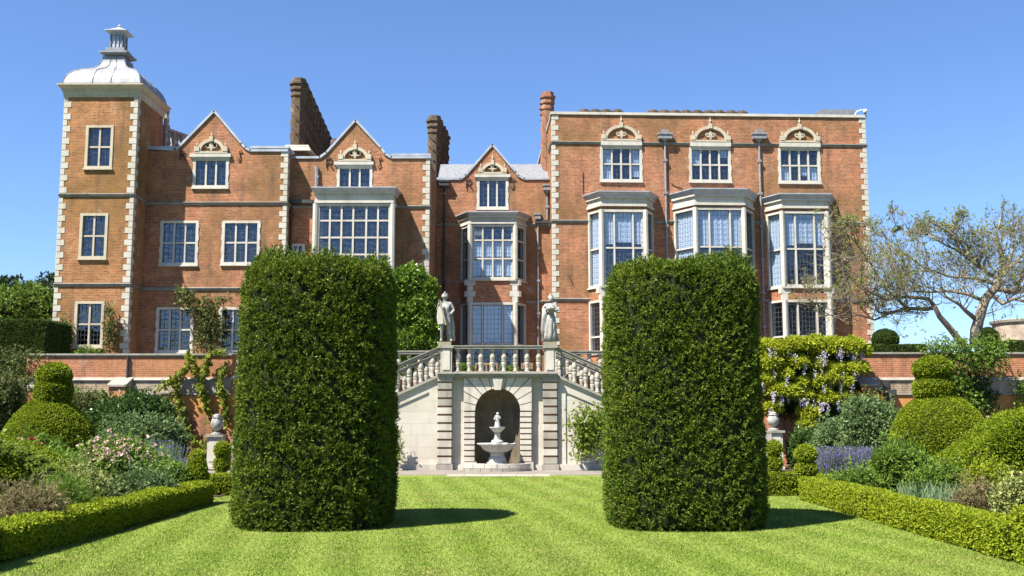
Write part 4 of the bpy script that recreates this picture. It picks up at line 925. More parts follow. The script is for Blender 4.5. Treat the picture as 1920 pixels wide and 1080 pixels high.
cloth(sw, 'shawl', [(-.2*K, .05, zz+1.22*K, .1*K, .12*K), (-.22*K, .03, zz+.9*K, .09*K, .1*K), (-.25*K, .0, zz+.5*K, .1*K, .11*K), (-.2*K, -.02, zz+.1*K, .1*K, .12*K)], statue_m, .25, 5, seg=24, F=FB)
cloth(sw, 'bodice', [(0, 0, zz+1.4*K, .13*K, .1*K), (0, .01, zz+1.25*K, .165*K, .14*K), (0, 0, zz+1.05*K, .13*K, .12*K)], statue_m, .06, 9, F=FB)
MB(FB).lathe(0, .22*K, [(zz+1.16*K, .12*K), (zz+1.22*K, .17*K), (zz+1.27*K, .15*K), (zz+1.30*K, .06*K)], 14, mod=lambda a, z: 1+.1*math.sin(4*a)).build('bundle', statue_m, sw, smooth=True)
m = MB(FB)
for k in range(4):
    m.tube([(.04*K, .23*K, zz+(1.26-k*.02)*K), (.09*K, .25*K, zz+(1.255-k*.02)*K), (.13*K, .23*K, zz+(1.25-k*.02)*K)], .011*K, 5)
    m.tube([(-.03*K, .25*K, zz+(1.18-k*.02)*K), (-.08*K, .27*K, zz+(1.175-k*.02)*K), (-.12*K, .25*K, zz+(1.17-k*.02)*K)], .011*K, 5)
m.tube([(.03*K, .23*K, zz+1.26*K), (.06*K, .25*K, zz+1.29*K)], .013*K, 5).tube([(-.02*K, .25*K, zz+1.18*K), (-.05*K, .27*K, zz+1.21*K)], .013*K, 5)
m.build('fingers', statue_m, sw, smooth=True)

# ------------------------------------------------------------------ terrace furniture seen between balusters
def bench(x, y, w_, label, name='garden_bench', mat=woodm, back=True, cat='bench'):
    F = Frame(x, y); t = thing(name, label, cat, (x, y, TZ0)); z = TZ0
    for sx in (-1, 1):
        MB(F).box(sx*w_/2-.03, sx*w_/2+.03, .2, .26, z, z+.62).build('leg', mat, t); MB(F).box(sx*w_/2-.03, sx*w_/2+.03, -.26, -.2, z, z+(.9 if back else .42)).build('leg', mat, t)
        MB(F).box(sx*w_/2-.035, sx*w_/2+.035, -.2, .28, z+.621, z+.66).build('armrest', mat, t)
    for k in range(4): MB(F).box(-w_/2+.03, w_/2-.03, -.2+k*.1, -.12+k*.1, z+.42, z+.45).build('seat_slat', mat, t)
    MB(F).box(-w_/2+.031, w_/2-.031, .2, .23, z+.34, z+.415).build('apron', mat, t)
    if back:
        MB(F).box(-w_/2+.031, w_/2-.031, -.25, -.21, z+.82, z+.9).build('back_rail', mat, t)
        n = int(w_/.14)
        for k in range(1, n): MB(F).box(-w_/2+w_*k/n-.03, -w_/2+w_*k/n+.03, -.245, -.215, z+.46, z+.815).build('back_slat', mat, t)
    return t
a = P(911, 697, 46); bench(a.x, 46.5, .95, 'wooden garden bench on the terrace behind the middle balusters')
def potted(px, D, lw, label, tall=.5, pot=terrac):
    pass
a = P(988, 670, 46.5); F = Frame(a.x, 46.5); tb = thing('plant_stand', 'brown wooden crate on a black iron stand behind the right balusters', 'stand', (a.x, 46.5, TZ0))
MB(F).box(-.26, .26, -.2, .2, TZ0+.62, TZ0+.88).build('crate', woodm, tb)
for sx in (-1, 1):
    for sy in (-1, 1): MB(F).box(sx*.26-.012, sx*.26+.012, sy*.2-.012, sy*.2+.012, TZ0, TZ0+.619).build('leg', pipe_d, tb)
for z in (.2, .45): MB(F).box(-.27, .27, .21, .23, TZ0+z, TZ0+z+.02).build('rail', pipe_d, tb)
for i, (px, lab) in enumerate(((858, 'left'), (1003, 'right'))):
    a = P(px, 690, 44.5); F = Frame(a.x, 44.5); ir = thing('iron_railing', 'thin black iron railing on the terrace at the %s end of the landing' % lab, 'railing', (a.x, 44.5, TZ0))
    for z in (.35, .62): MB(F).box(-.55, .55, -.012, .012, TZ0+z, TZ0+z+.025).build('rail', pipe_d, ir)
    for k in range(4): MB(F).box(-.55+k*.36, -.53+k*.36, -.014, .014, TZ0, TZ0+.78).build('post', pipe_d, ir)
# round stone gatehouse far right on the terrace
a = P(1925, 640, 52); F = Frame(a.x, 52); gh = thing('garden_pavilion', 'low round rendered garden building with stone coping at the right edge', 'building', (a.x, 52, TZ0))
zt_ = P(1890, 607, 52).z; rr = abs(P(1866, 620, 52).x-a.x)
MB(F).lathe(0, 0, [(TZ0, rr), (zt_, rr)], 40).build('wall', plain('stained_render', (.42, .34, .27), .9, sc=1.6, var=.5), gh); MB(F).lathe(0, 0, [(zt_+.001, rr+.1), (zt_+.12, rr+.13), (zt_+.16, rr+.02)], 40).build('coping', coping_m, gh)
# ------------------------------------------------------------------ planting
rng = np.random.default_rng(11)
def leaf_mat(name, c1, c2, c3=None, trans=.3, rough=.5, spec=.35, big=None, bsc=1.2):
    KL = .84; c1 = tuple(x*KL for x in c1); c2 = tuple(x*KL for x in c2); c3 = c3 and tuple(x*KL for x in c3); big = big and tuple(x*KL for x in big); spec *= .4
    m, t, b = nt(name); g = N(t, 'ShaderNodeNewGeometry'); r = g.outputs['Random Per Island']
    rp = N(t, 'ShaderNodeValToRGB'); rp.color_ramp.elements[0].color = (*c1, 1); rp.color_ramp.elements[1].color = (*c2, 1)
    if c3: e = rp.color_ramp.elements.new(.9); e.color = (*c2, 1); rp.color_ramp.elements[-1].color = (*c3, 1)
    t.links.new(r, rp.inputs[0]); col = rp.outputs[0]
    n = noise(t, g.outputs['Position'], bsc, 3, .6)
    col = mixc(t, col, big or tuple(x*.6 for x in c1), ramp(t, n, .45, .75, 0, .6))
    t.links.new(col, b.inputs['Base Color']); b.inputs['Roughness'].default_value = rough; b.inputs['Specular IOR Level'].default_value = spec
    tl = N(t, 'ShaderNodeBsdfTranslucent'); t.links.new(col, tl.inputs[0]); mx = N(t, 'ShaderNodeMixShader'); mx.inputs[0].default_value = trans
    o = t.nodes['Material Output']; t.links.new(b.outputs[0], mx.inputs[1]); t.links.new(tl.outputs[0], mx.inputs[2]); t.links.new(mx.outputs[0], o.inputs[0]); return m
yew_m = leaf_mat('yew_needles', (.042, .090, .009), (.125, .185, .018), (.30, .32, .035), .22, big=(.18, .205, .02))
box_m = leaf_mat('box_leaves', (.18, .25, .012), (.33, .39, .022), (.48, .47, .05), .35, big=(.24, .31, .02))
boxd_m = leaf_mat('dark_hedge_leaves', (.045, .085, .015), (.09, .14, .025), None, .2)
topi_m = leaf_mat('topiary_leaves', (.13, .20, .010), (.25, .32, .016), (.36, .39, .03), .3)
bell_m = leaf_mat('bell_topiary_leaves', (.15, .215, .012), (.28, .34, .018), (.40, .42, .035), .32)
shrub_m = leaf_mat('glossy_shrub_leaves', (.045, .10, .022), (.10, .17, .04), None, .25, .3, .6)
silver_m = leaf_mat('grey_green_leaves', (.10, .17, .055), (.20, .28, .11), None, .25)
green_m = leaf_mat('border_leaves', (.10, .19, .025), (.23, .34, .055), None, .35)
lime_m = leaf_mat('lime_leaves', (.16, .24, .03), (.30, .38, .06), None, .4)
cream_m = leaf_mat('variegated_leaves', (.16, .23, .05), (.40, .42, .14), (.62, .55, .28), .3)
tan_m = leaf_mat('tan_grass', (.20, .16, .08), (.32, .26, .13), (.2, .24, .08), .3, bsc=3, big=(.16, .18, .07))
olive_m = leaf_mat('dull_climber_leaves', (.10, .13, .04), (.20, .22, .07), None, .3)
vine_m = leaf_mat('young_vine_leaves', (.18, .24, .03), (.33, .36, .06), None, .4)
mag_m = leaf_mat('evergreen_leaves', (.09, .17, .02), (.22, .34, .04), (.42, .5, .12), .25, .25, .7)
wist_m = leaf_mat('wisteria_leaves', (.28, .36, .02), (.52, .54, .05), None, .45, big=(.22, .30, .02))
wistf_m = leaf_mat('wisteria_flowers', (.55, .50, .70), (.80, .74, .86), None, .4, .8, .1)
lav_m = leaf_mat('lavender_flowers', (.13, .09, .36), (.28, .22, .56), None, .3, .8, .1, big=(.1, .07, .3))
pink_m = leaf_mat('pale_pink_flowers', (.75, .45, .42), (.85, .68, .62), None, .3, .8, .1, big=(.8, .6, .5))
red_m = leaf_mat('red_flowers', (.45, .08, .05), (.6, .2, .12), None, .3, .8, .1)
white_m = leaf_mat('white_flowers', (.75, .72, .68), (.85, .82, .76), None, .3, .8, .1)
yellow_m = leaf_mat('yellow_green_leaves', (.30, .28, .03), (.45, .36, .05), (.5, .2, .04), .4)
iris_m = leaf_mat('iris_leaves', (.17, .26, .12), (.26, .36, .18), None, .35)
tree_m = leaf_mat('sparse_tree_leaves', (.16, .22, .04), (.32, .36, .09), (.42, .33, .14), .4)
far_m = leaf_mat('far_tree_leaves', (.09, .16, .02), (.18, .27, .05), None, .3)
fard_m = leaf_mat('dark_far_tree_leaves', (.03, .06, .015), (.06, .10, .03), None, .25)
grass_m = leaf_mat('grass_blades', (.135, .215, .028), (.17, .25, .037), (.23, .28, .065), .3, .6, .1, bsc=.55, big=(.30, .275, .10))
def stripes(m, c, rot, sc, f):
    t = m.node_tree; b = t.nodes['Principled BSDF']; src = b.inputs['Base Color'].links[0].from_socket; tr_ = [n_ for n_ in t.nodes if n_.type == 'BSDF_TRANSLUCENT'][0]
    mp = N(t, 'ShaderNodeMapping'); mp.inputs['Rotation'].default_value = (0, 0, rot); t.links.new(wpos(t), mp.inputs[0])
    wv = N(t, 'ShaderNodeTexWave', i_Scale=sc, i_Distortion=1.1, i_Detail=1); wv.inputs['Detail Scale'].default_value = .3; t.links.new(mp.outputs[0], wv.inputs[0])
    col = mixc(t, src, c, ramp(t, wv.outputs['Fac'], .2, .95, 0, f)); t.links.new(col, b.inputs['Base Color']); t.links.new(col, tr_.inputs[0])
stripes(grass_m, (.28, .34, .075), math.radians(-9), .33, .42)  # same mowing sheen, coloured into the blades instead of bending them
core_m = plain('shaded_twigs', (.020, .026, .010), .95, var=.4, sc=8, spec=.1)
coreb_m = plain('inner_box_growth', (.03, .045, .01), .95, var=.4, sc=8, spec=.1)  # core colour darkened to deepen the shade between hedge leaves
bark_m = stone_mat('tree_bark', (.30, .25, .19), (.20, .17, .125), (.07, .06, .045), .6, sc=3, bmp=.6)
stem_m = plain('vine_stem', (.12, .08, .05), .9)

def vnoise(Pt, sc, seed=0):
    r_ = np.random.default_rng(seed); o = np.zeros(len(Pt))
    for k in range(5):
        d = r_.normal(size=3); d /= np.linalg.norm(d); f = sc*(1.0+.7*k); o += np.sin(Pt@d*f+r_.uniform(0, 6.28))/(1+.5*k)
    return o/2.6
def unit(a): return a/np.maximum(np.linalg.norm(a, axis=1, keepdims=True), 1e-9)
def lathe_core(cx, cy, prof, nexp=2.0, sx=1, sy=1, seg=56, amp=.03, sc=3.0, seed=0, rot=0, sub=3):
    pr = []
    for (z0, r0), (z1, r1) in zip(prof[:-1], prof[1:]):
        for k in range(sub): pr.append((z0+(z1-z0)*k/sub, r0+(r1-r0)*k/sub))
    pr.append(prof[-1]); a = np.linspace(0, 2*np.pi, seg, endpoint=False); c, s = np.cos(a), np.sin(a)
    k_ = (np.abs(c)**nexp+np.abs(s)**nexp)**(-1/nexp); V = []
    for z, r_ in pr: V.append(np.stack([cx+sx*r_*k_*np.cos(a+rot), cy+sy*r_*k_*np.sin(a+rot), np.full(seg, z)], 1))
    V = np.concatenate(V); n = len(pr)
    D = V-np.array([cx, cy, (pr[0][0]+pr[-1][0])/2]); D[:, 2] *= .5
    V = V+unit(D)*(amp*vnoise(V, sc, seed))[:, None]
    i = np.arange(seg); F = []
    for j in range(n-1): F.append(np.stack([j*seg+i, j*seg+(i+1) % seg, (j+1)*seg+(i+1) % seg, (j+1)*seg+i], 1))
    return V, np.concatenate(F)
def ellipsoid(x, y, z, rx, ry, rz, amp=.12, sc=4, seed=0, low=-.9):
    e = np.linspace(math.asin(low), math.pi/2-.02, 9); return lathe_core(x, y, [(z+rz*math.sin(q), math.cos(q)*rx) for q in e], 2.0, 1, ry/rx, 28, amp*min(rx, rz), sc/min(rx, 1.5), seed, sub=1)
def box_core(x0, x1, y0, y1, z0, z1, amp=.025, sc=3, seed=0, step=.16, rnd=.06):
    """clipped hedge: a box with softly uneven faces"""
    def face(o, a, b, na, nb):
        u, v = np.meshgrid(np.linspace(0, 1, na+1), np.linspace(0, 1, nb+1)); Pt = np.array(o)+u.reshape(-1, 1)*np.array(a)+v.reshape(-1, 1)*np.array(b)
        i, j = np.meshgrid(np.arange(na), np.arange(nb)); q = (j*(na+1)+i).ravel(); return Pt, np.stack([q, q+1, q+na+2, q+na+1], 1)
    nx, ny, nz = [max(2, int(d/step)) for d in (x1-x0, y1-y0, z1-z0)]; X, Y, Zz = x1-x0, y1-y0, z1-z0
    fs = [face((x0, y0, z0), (X, 0, 0), (0, 0, Zz), nx, nz), face((x1, y0, z0), (0, Y, 0), (0, 0, Zz), ny, nz), face((x1, y1, z0), (-X, 0, 0), (0, 0, Zz), nx, nz), face((x0, y1, z0), (0, -Y, 0), (0, 0, Zz), ny, nz), face((x0, y0, z1), (X, 0, 0), (0, Y, 0), nx, ny)]
    V, F = [], []; b = 0
    for v, f in fs: V.append(v); F.append(f+b); b += len(v)
    V = np.concatenate(V); F = np.concatenate(F); c = np.array([(x0+x1)/2, (y0+y1)/2, (z0+z1)/2]); h = np.array([X, Y, Zz])/2
    q = (V-c)/h; over = np.clip(np.abs(q)-(1-rnd/h), 0, None)*h; cnt = (over > 1e-6).sum(1); V = V-np.sign(q)*over*(np.where(cnt >= 2, .35, 0))[:, None]
    V = V+np.sign(q)*(np.abs(q) > .99)*(amp*vnoise(V, sc, seed))[:, None]
    return V, F
def sample(cores, n):
    Vs, Fs = [], []; b = 0
    for v, f in cores: Vs.append(v); Fs.append(f+b); b += len(v)
    V = np.concatenate(Vs); F = np.concatenate(Fs); a, b_, c, d = (V[F[:, i]] for i in range(4))
    nn = np.cross(c-a, d-b_); ar = np.linalg.norm(nn, axis=1)/2; tot = ar.sum(); N_ = int(n*tot) if n < 5e3*10 else int(n)
    idx = rng.choice(len(F), N_, p=ar/tot); u, w_ = rng.random((2, N_, 1))
    p = (a[idx]*(1-u)+b_[idx]*u)*(1-w_)+(d[idx]*(1-u)+c[idx]*u)*w_
    return p, unit(nn[idx]), V, F
def orient(cores):
    """make every core's faces look outwards"""
    out_ = []
    for v, f in cores:
        a, b_, c, d = (v[f[:, i]] for i in range(4)); nn = np.cross(c-a, d-b_); cen = v.mean(0)
        if ((nn*((a+c)/2-cen)).sum(1)).mean() < 0: f = f[:, ::-1]
        out_.append((v, f))
    return out_
def leaves_at(p, d, L, W, fold=.15, jit=.35):
    """one folded rhombus leaf per point, growing along d"""
    n = len(p); L = L*(1+jit*rng.uniform(-1, 1, (n, 1))); W = W*(1+jit*rng.uniform(-1, 1, (n, 1)))
    s = unit(np.cross(d, rng.normal(size=(n, 3)))); nn = np.cross(d, s)
    q0 = p; q1 = p+d*L*.5+s*W*.5+nn*L*fold*.4; q2 = p+d*L; q3 = p+d*L*.5-s*W*.5+nn*L*fold*.4
    V = np.stack([q0, q1, q2, q3], 1).reshape(-1, 3); F = np.arange(4*n).reshape(-1, 4); return V, F
def tufts(p, nrm, k, L, W, spread=.8, up=.25, shoot=.05, droop=0.0):
    n = len(p); ax = unit(nrm*(1-.3)+rng.normal(size=(n, 3))*.35+np.array([0, 0, up])); P_ = np.repeat(p, k, 0); A = np.repeat(ax, k, 0)
    tt = np.tile(np.linspace(.15, 1, k), n)[:, None]; base = P_+A*shoot*tt
    d = unit(A*.6+rng.normal(size=(n*k, 3))*spread*.6+np.array([0, 0, -droop])); return leaves_at(base, d, L, W)
def mesh_obj(name, VFs, mats, parent=None, loc=None, smooth_first=False):
    V = np.concatenate([v for v, f, mi in VFs]); cnt = 0; Fl = []; Mi = []
    for v, f, mi in VFs: Fl.append(f+cnt); cnt += len(v); Mi.append(np.full(len(f), mi))
    Mi = np.concatenate(Mi); loops = np.concatenate([f.reshape(-1) for f in Fl]); sizes = np.concatenate([np.full(len(f), f.shape[1]) for f in Fl])
    if loc is None: lo, hi = V.min(0), V.max(0); loc = ((lo[0]+hi[0])/2, (lo[1]+hi[1])/2, lo[2])
    V = V-np.array(loc); me = bpy.data.meshes.new(name); me.vertices.add(len(V)); me.vertices.foreach_set('co', V.astype(np.float32).ravel())
    me.loops.add(len(loops)); me.loops.foreach_set('vertex_index', loops.astype(np.int32)); me.polygons.add(len(sizes))
    st_ = np.concatenate([[0], np.cumsum(sizes)[:-1]]); me.polygons.foreach_set('loop_start', st_.astype(np.int32)); me.polygons.foreach_set('material_index', Mi.astype(np.int32))
    for m_ in mats: me.materials.append(m_)
    me.update(calc_edges=True); o = bpy.data.objects.new(name, me); return link(o, parent, loc)
def bush(name, cores, dens, k, L, W, mat, label=None, cat=None, group=None, core=core_m, parent=None, spread=.8, up=.25, shoot=.05, out_=0.0, shrink=.0, extra=(), droop=0.0, kind=None, stray=0.0):
    cores = orient(cores); p, nr, V, F = sample(cores, dens)
    if out_: p = p+nr*rng.uniform(-out_*.6, out_, (len(p), 1))
    if stray:
        q = rng.random(len(p)) < .22; p = p+(q[:, None])*(nr*.7+np.array([0, 0, .7]))*np.abs(rng.normal(0, stray, (len(p), 1)))
    lv, lf = tufts(p, nr, k, L, W, spread, up, shoot, droop)
    cv = []; b = 0
    for v, f in cores:
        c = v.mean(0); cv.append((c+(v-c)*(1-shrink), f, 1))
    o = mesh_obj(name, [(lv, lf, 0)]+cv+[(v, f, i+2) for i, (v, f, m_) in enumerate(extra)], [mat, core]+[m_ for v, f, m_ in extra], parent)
    if label: tag(o, label, cat, group)
    if kind: o['kind'] = kind
    return o, p, nr
def flowers(name, p, mat, size, parent, petals=6, stuff=True, up=.5):
    n = len(p); P_ = np.repeat(p, petals, 0); d = unit(rng.normal(size=(n*petals, 3))+np.array([0, -.3, up])); v, f = leaves_at(P_, d, size, size*.8)
    o = mesh_obj(name, [(v, f, 0)], [mat], parent)
    if stuff: o['kind'] = 'stuff'
    return o

# ---- the two clipped yew columns
def yew(px0, px1, pyb, pyt, label, seed, lean=0):
    y0 = 17.95; hw = 1.32; cy = y0+hw; a = P((px0+px1)/2, 900, cy-.35); zt = P(500, pyt, y0+.35).z-.27; cx = a.x
    t = thing('clipped_yew', label, 'topiary', (cx, cy, 0), 'pair of tall clipped yew columns')
    k = (zt/4.8); pr = [(.0, .93), (.12, .97), (.4, 1.0), (1.2, 1.0), (2.4, .985), (3.6, .97), (4.25, .96), (4.58, .95), (4.74, .90), (4.82, .80), (4.87, .55), (4.88, .0)]
    cr = [lathe_core(cx, cy, [(z*k, r_*hw) for z, r_ in pr], 3.0, 1, 1, 88, .045, 3.2, seed)]
    cr = orient(cr); p, nr, V, F = sample(cr, 640)
    kk = .5+.5*vnoise(p*np.array([1, 1, 2.0]), 9, seed+5); keep = rng.random(len(p)) < np.clip(1.35*kk+.02, .06, 1); p, nr = p[keep], nr[keep]
    topm = np.clip((p[:, 2]-4.35*k)/.4, 0, 1); p = p+nr*(.062*vnoise(p*np.array([1, 1, 2.0]), 17, seed+9)+.01)[:, None]
    lv, lf = tufts(p, nr, 10, .056, .017, .85, .35, .085)
    # uneven new growth along the top edge
    q = p[(p[:, 2] > 4.55*k)]; q = q[rng.random(len(q)) < .8]; bumps = np.clip(vnoise(q, 4, seed+2), 0, 1)
    q = q+np.array([0, 0, 1])*(rng.random((len(q), 1))*.34*bumps[:, None]); l2, f2 = tufts(q, np.tile([0, 0, 1.], (len(q), 1)), 10, .07, .02, .7, .6, .14)
    mesh_obj('foliage', [(lv, lf, 0), (l2, f2, 0)], [yew_m], t, (cx, cy, 0))
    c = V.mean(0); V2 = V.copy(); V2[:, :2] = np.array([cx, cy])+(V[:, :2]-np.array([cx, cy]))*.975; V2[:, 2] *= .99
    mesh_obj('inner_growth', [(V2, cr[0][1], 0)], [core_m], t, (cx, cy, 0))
    return cx, cy
yew(427, 745, 998, 474, 'tall clipped dark yew column left of the fountain with shaggy top', 3)
yew(1130, 1441, 992, 480, 'tall clipped dark yew column right of the fountain in front of the bays', 8)

# ---- low box hedges round the beds
def hedge(label, x0, x1, y0, y1, z1, mat=box_m, dens=1300, seed=0, L=.042, W=.026, z0=0, name='box_hedge', cat='hedge', group='low clipped box hedges round the beds', core=coreb_m, k=4, cores=None, amp=.03):
    return bush(name, cores or [box_core(x0, x1, y0, y1, z0, z1, seed=seed, amp=amp)], dens, k, L, W, mat, label, cat, group, core, spread=.9, up=.3, shoot=.03, out_=.012)
hedge('long low box hedge along the left side of the lawn', LX-.5, LX, 14.0, 23.7, .47, seed=1)
hedge('taller box block at the near end of the left lawn hedge', LX-1.2, LX+.0, 12.9, 13.9, .82, seed=2)
hedge('nearer stretch of low box hedge along the right side of the lawn', RX, RX+.5, 14.35, 19.9, .49, seed=3)
hedge('farther stretch of low box hedge along the right side of the lawn, beyond the gap', RX, RX+.5, 20.0, 24.8, .50, seed=4)
hedge('taller box block at the near right corner of the lawn', RX+.02, RX+1.6, 13.2, 14.3, .74, seed=5)
hedge('box hedge along the far side of the left bed', -12.5, LX-.55, 23.3, 23.8, .45, seed=6, dens=900)
hedge('box hedge along the far side of the right bed before the lavender', RX+.55, 13.5, 24.3, 24.8, .5, seed=7, dens=900)
hedge('box hedge behind the left yew, edging the far left bed', -7.6, -4.2, 26.0, 26.5, .50, seed=8, dens=900)
hedge('box hedge beyond the cross path on the far left bed', -14, -7.7, 26.0, 26.5, .40, seed=9, dens=800)
hedge('box hedge behind the right yew, edging the far right bed', 5.2, 7.0, 26.0, 26.5, .56, seed=10, dens=900)
hedge('box hedge beyond the cross path in front of the lavender', 7.1, 14.5, 26.2, 26.7, .46, seed=11, dens=800)
def ball(label, px, pyt, pyb, D, tiers=1, mat=box_m, ry=None, zb=None, group='small clipped box knobs at the hedge corners', name='box_topiary', dens=1500, L=.04, W=.024, wpx=36, shape='ball'):
    a, b = P(px, pyt, D), P(px, pyb, D); zl = b.z if zb is None else zb; r_ = wpx/2/FPX*D*.98; cs = []; H_ = a.z-zl; h = H_/tiers
    if shape == 'cone': cs.append(lathe_core(a.x, D, [(zl, r_*.9), (zl+H_*.25, r_), (zl+H_*.5, r_*.9), (zl+H_*.75, r_*.68), (zl+H_*.93, r_*.38), (a.z, .02)], 2, 1, 1, 30, .03, 5, 1))
    else:
        for k in range(tiers): cs.append(ellipsoid(a.x, D, zl+h*(k+.5), r_, r_, h*.54, .05, 3, k, -.95))
    return bush(name, cs, dens, 4, L, W, mat, label, 'topiary', group, coreb_m, up=.25, shoot=.03, out_=.01)
ball('rounded box cone at the far corner of the left lawn hedge', 370.5, 846, 915, 23.6, shape='cone', wpx=37)
ball('small box ball on the hedge behind the left yew', 417, 830, 884, 26.5, 2, wpx=26)
ball('two stacked box balls at the far corner of the right lawn hedge', 1510, 838, 894, 24.9, 2, wpx=37)
ball('dark tiered box cone between the right yew and the urn', 1451, 829, 880, 26.2, 2, wpx=27)

# ---- bell-shaped topiary crowned with drums and balls
def bell(label, pxc, wpx, py, D, bt, bw, tiers, seed):
    x = P(pxc, 800, D).x; zt = P(pxc, py[0], D).z; sc_ = D/FPX; R_ = wpx/2*sc_
    t = thing('bell_topiary', label, 'topiary', (x, D, 0), 'bell-shaped topiary crowned by a ball')
    pr = [(0, R_*.86), (zt*.16, R_*.97), (zt*.34, R_*1.0), (zt*.52, R_*.96), (zt*.68, R_*.86), (zt*.82, R_*.69), (zt*.93, R_*.48), (zt*.99, R_*.32), (zt, R_*.1)]
    cores = orient([lathe_core(x, D, pr, 2.0, 1, 1, 60, .05, 2.2, seed)])
    bush('skirt', cores, 850, 4, .055, .032, bell_m, None, None, None, coreb_m, t, up=.15, shoot=.03, out_=.012)
    for (ya, yb, w_, nm, sh) in tiers:
        za, zb = P(pxc, yb, D).z, P(pxc, ya, D).z; r_ = w_/2*sc_; xx = P(pxc, (ya+yb)/2, D).x; xo = x+(xx-x)*1
        if sh == 'drum': c = lathe_core(x+bt, D, [(za, r_*.80), (za+(zb-za)*.2, r_*.97), (za+(zb-za)*.75, r_), (zb, r_*.8), (zb+.01, .1)], 2, 1, 1, 36, .02, 4, seed)
        else: c = ellipsoid(x+bt, D, (za+zb)/2, r_, r_, (zb-za)/2*1.04, .05, 3, seed, -.93)
        bush(nm, [c], 900, 4, .055, .032, bell_m, None, None, None, coreb_m, t, up=.15, shoot=.03, out_=.01)
    return t
bell('bell-shaped clipped topiary with a round knob at the left of the garden', 92, 168, (752, 880), 30, .08, 0, [(716, 756, 62, 'drum', 'drum'), (683, 724, 58, 'crown_ball', 'ball')], 2)
bell('large bell-shaped clipped topiary with drum and ball at the right of the garden', 1762, 184, (744, 880), 30, -.12, 0, [(713, 746, 69, 'drum', 'drum'), (671, 714, 67, 'crown_ball', 'ball')], 4)

# ---- border shrubs: (x range, y range in the survey, distance)
def mound(name, label, cat, px0, px1, pyt, D, mat, k=5, L=.08, W=.035, dens=700, lumps=5, depth=1.0, seed=0, zmin=0, core=core_m, up=.3, shoot=.10, out_=.12, spread=.9, group=None, pyb=None):
    a, b = P(px0, 860, D), P(px1, 860, D); zt = P((px0+px1)/2, pyt, D).z; w_ = (b.x-a.x)/2; cx = (a.x+b.x)/2; zl = max(zmin, 0); r_ = np.random.default_rng(seed+100)
    H_ = zt-zl; cs = [ellipsoid(cx, D, zl+H_*.38, w_*.82, w_*.82*depth, H_*.54, .24, 4, seed, -.85)]
    for i in range(lumps):
        an = r_.uniform(0, 6.28); q = r_.uniform(.3, .62); rr = r_.uniform(.28, .45)
        cs.append(ellipsoid(cx+w_*q*math.cos(an)*1.0, D-abs(w_*depth*q*math.sin(an)), zl+H_*r_.uniform(.45, .72), w_*rr, w_*rr*depth, H_*r_.uniform(.22, .30), .26, 4, seed+i, -.95))
    return bush(name, cs, dens, k, L, W, mat, label, cat, group, core, up=up, shoot=shoot, out_=out_, spread=spread, shrink=.08, stray=.13)
def top_points(p, frac, zq=.5, face=True):
    z = np.quantile(p[:, 2], zq); q = p[p[:, 2] > z]; return q[rng.random(len(q)) < frac]
# left side
mound('dark_shrub', 'dark glossy evergreen shrub before the brick wall left of the urn', 'shrub', 165, 335, 752, 34.5, shrub_m, L=.13, W=.05, dens=420, lumps=8, seed=1)
mound('dark_shrub', 'lower spreading glossy shrub behind the pale pink roses', 'shrub', 205, 345, 788, 30.5, silver_m, L=.11, W=.04, dens=420, lumps=6, seed=2)
mound('dark_shrub', 'dark shrub with pale shoots behind the left bell topiary', 'shrub', 110, 200, 738, 36, olive_m, L=.10, W=.04, dens=450, lumps=5, seed=3)
mound('leafy_shrub', 'leafy green shrub against the wall at the far left', 'shrub', -70, 40, 700, 37, olive_m, L=.11, W=.045, dens=450, lumps=6, seed=4)
o, p, nr = mound('rose_bush', 'wide rose bush covered in pale pink blooms behind the left lawn hedge', 'rose bush', 138, 320, 838, 24.0, green_m, L=.075, W=.04, dens=650, lumps=7, seed=5, depth=.7)
fl_ = flowers('blooms', top_points(p, .13, .72)+np.array([0, -.08, .08]), pink_m, .07, o)
def sloped_hedge(label, pts, D, dep, mat, seed=0, L=.05, W=.03, dens=1100, gold=None):
    """clipped hedge whose top sweeps up; pts = (x, top y) in the survey"""
    q = [Vector((P(x, y, D).x, D, P(x, y, D+dep*.8).z)) for x, y in pts]; x0, x1 = q[0].x, q[-1].x; v, f = box_core(x0, x1, D, D+dep, 0, 1.0, .0, 3, seed, .13, .1)
    v[:, 2] = v[:, 2]*np.interp(v[:, 0], [a.x for a in q], [a.z for a in q]); c = v.mean(0); v = v+unit(v-c)*(.05*vnoise(v, 3, seed)+.02*vnoise(v, 11, seed+1))[:, None]
    o, p, nr = bush('clipped_hedge', [(v, f)], dens, 5, L, W, mat, label, 'hedge', 'sweeping clipped hedges at the outer edges', core_m, up=.35, shoot=.05, out_=.03)
    return o
sloped_hedge('golden-topped clipped hedge sweeping down from the left edge of the photo', [(-90, 812), (0, 838), (50, 858), (84, 880), (96, 905)], 18.6, 1.3, topi_m, 6)
bush('golden_growth', [ellipsoid(P(x_, y_, 18.5).x, 18.7, P(x_, y_, 18.6).z-.03, .16, .25, .06, .3, 5, x_+30) for x_, y_ in ((5, 842), (32, 850), (58, 864), (80, 880), (-20, 834))], 1300, 5, .05, .03, lime_m, 'golden young growth along the top of the left sweeping hedge', 'plant', None)
sloped_hedge('large clipped hedge sweeping up to the right edge of the photo', [(1752, 892), (1800, 862), (1850, 832), (1890, 800), (1925, 780), (2010, 765)], 23.6, 1.5, topi_m, 24)
mound('variegated_shrub', 'cream and green variegated shrub behind the left hedge', 'shrub', 78, 212, 884, 19.6, cream_m, L=.05, W=.03, dens=800, lumps=6, seed=7, depth=.6)
o, p, nr = mound('peony_plant', 'leafy peony with a few orange pink blooms at the left edge', 'flower', 10, 112, 828, 23.0, green_m, L=.13, W=.05, dens=420, lumps=5, seed=8)
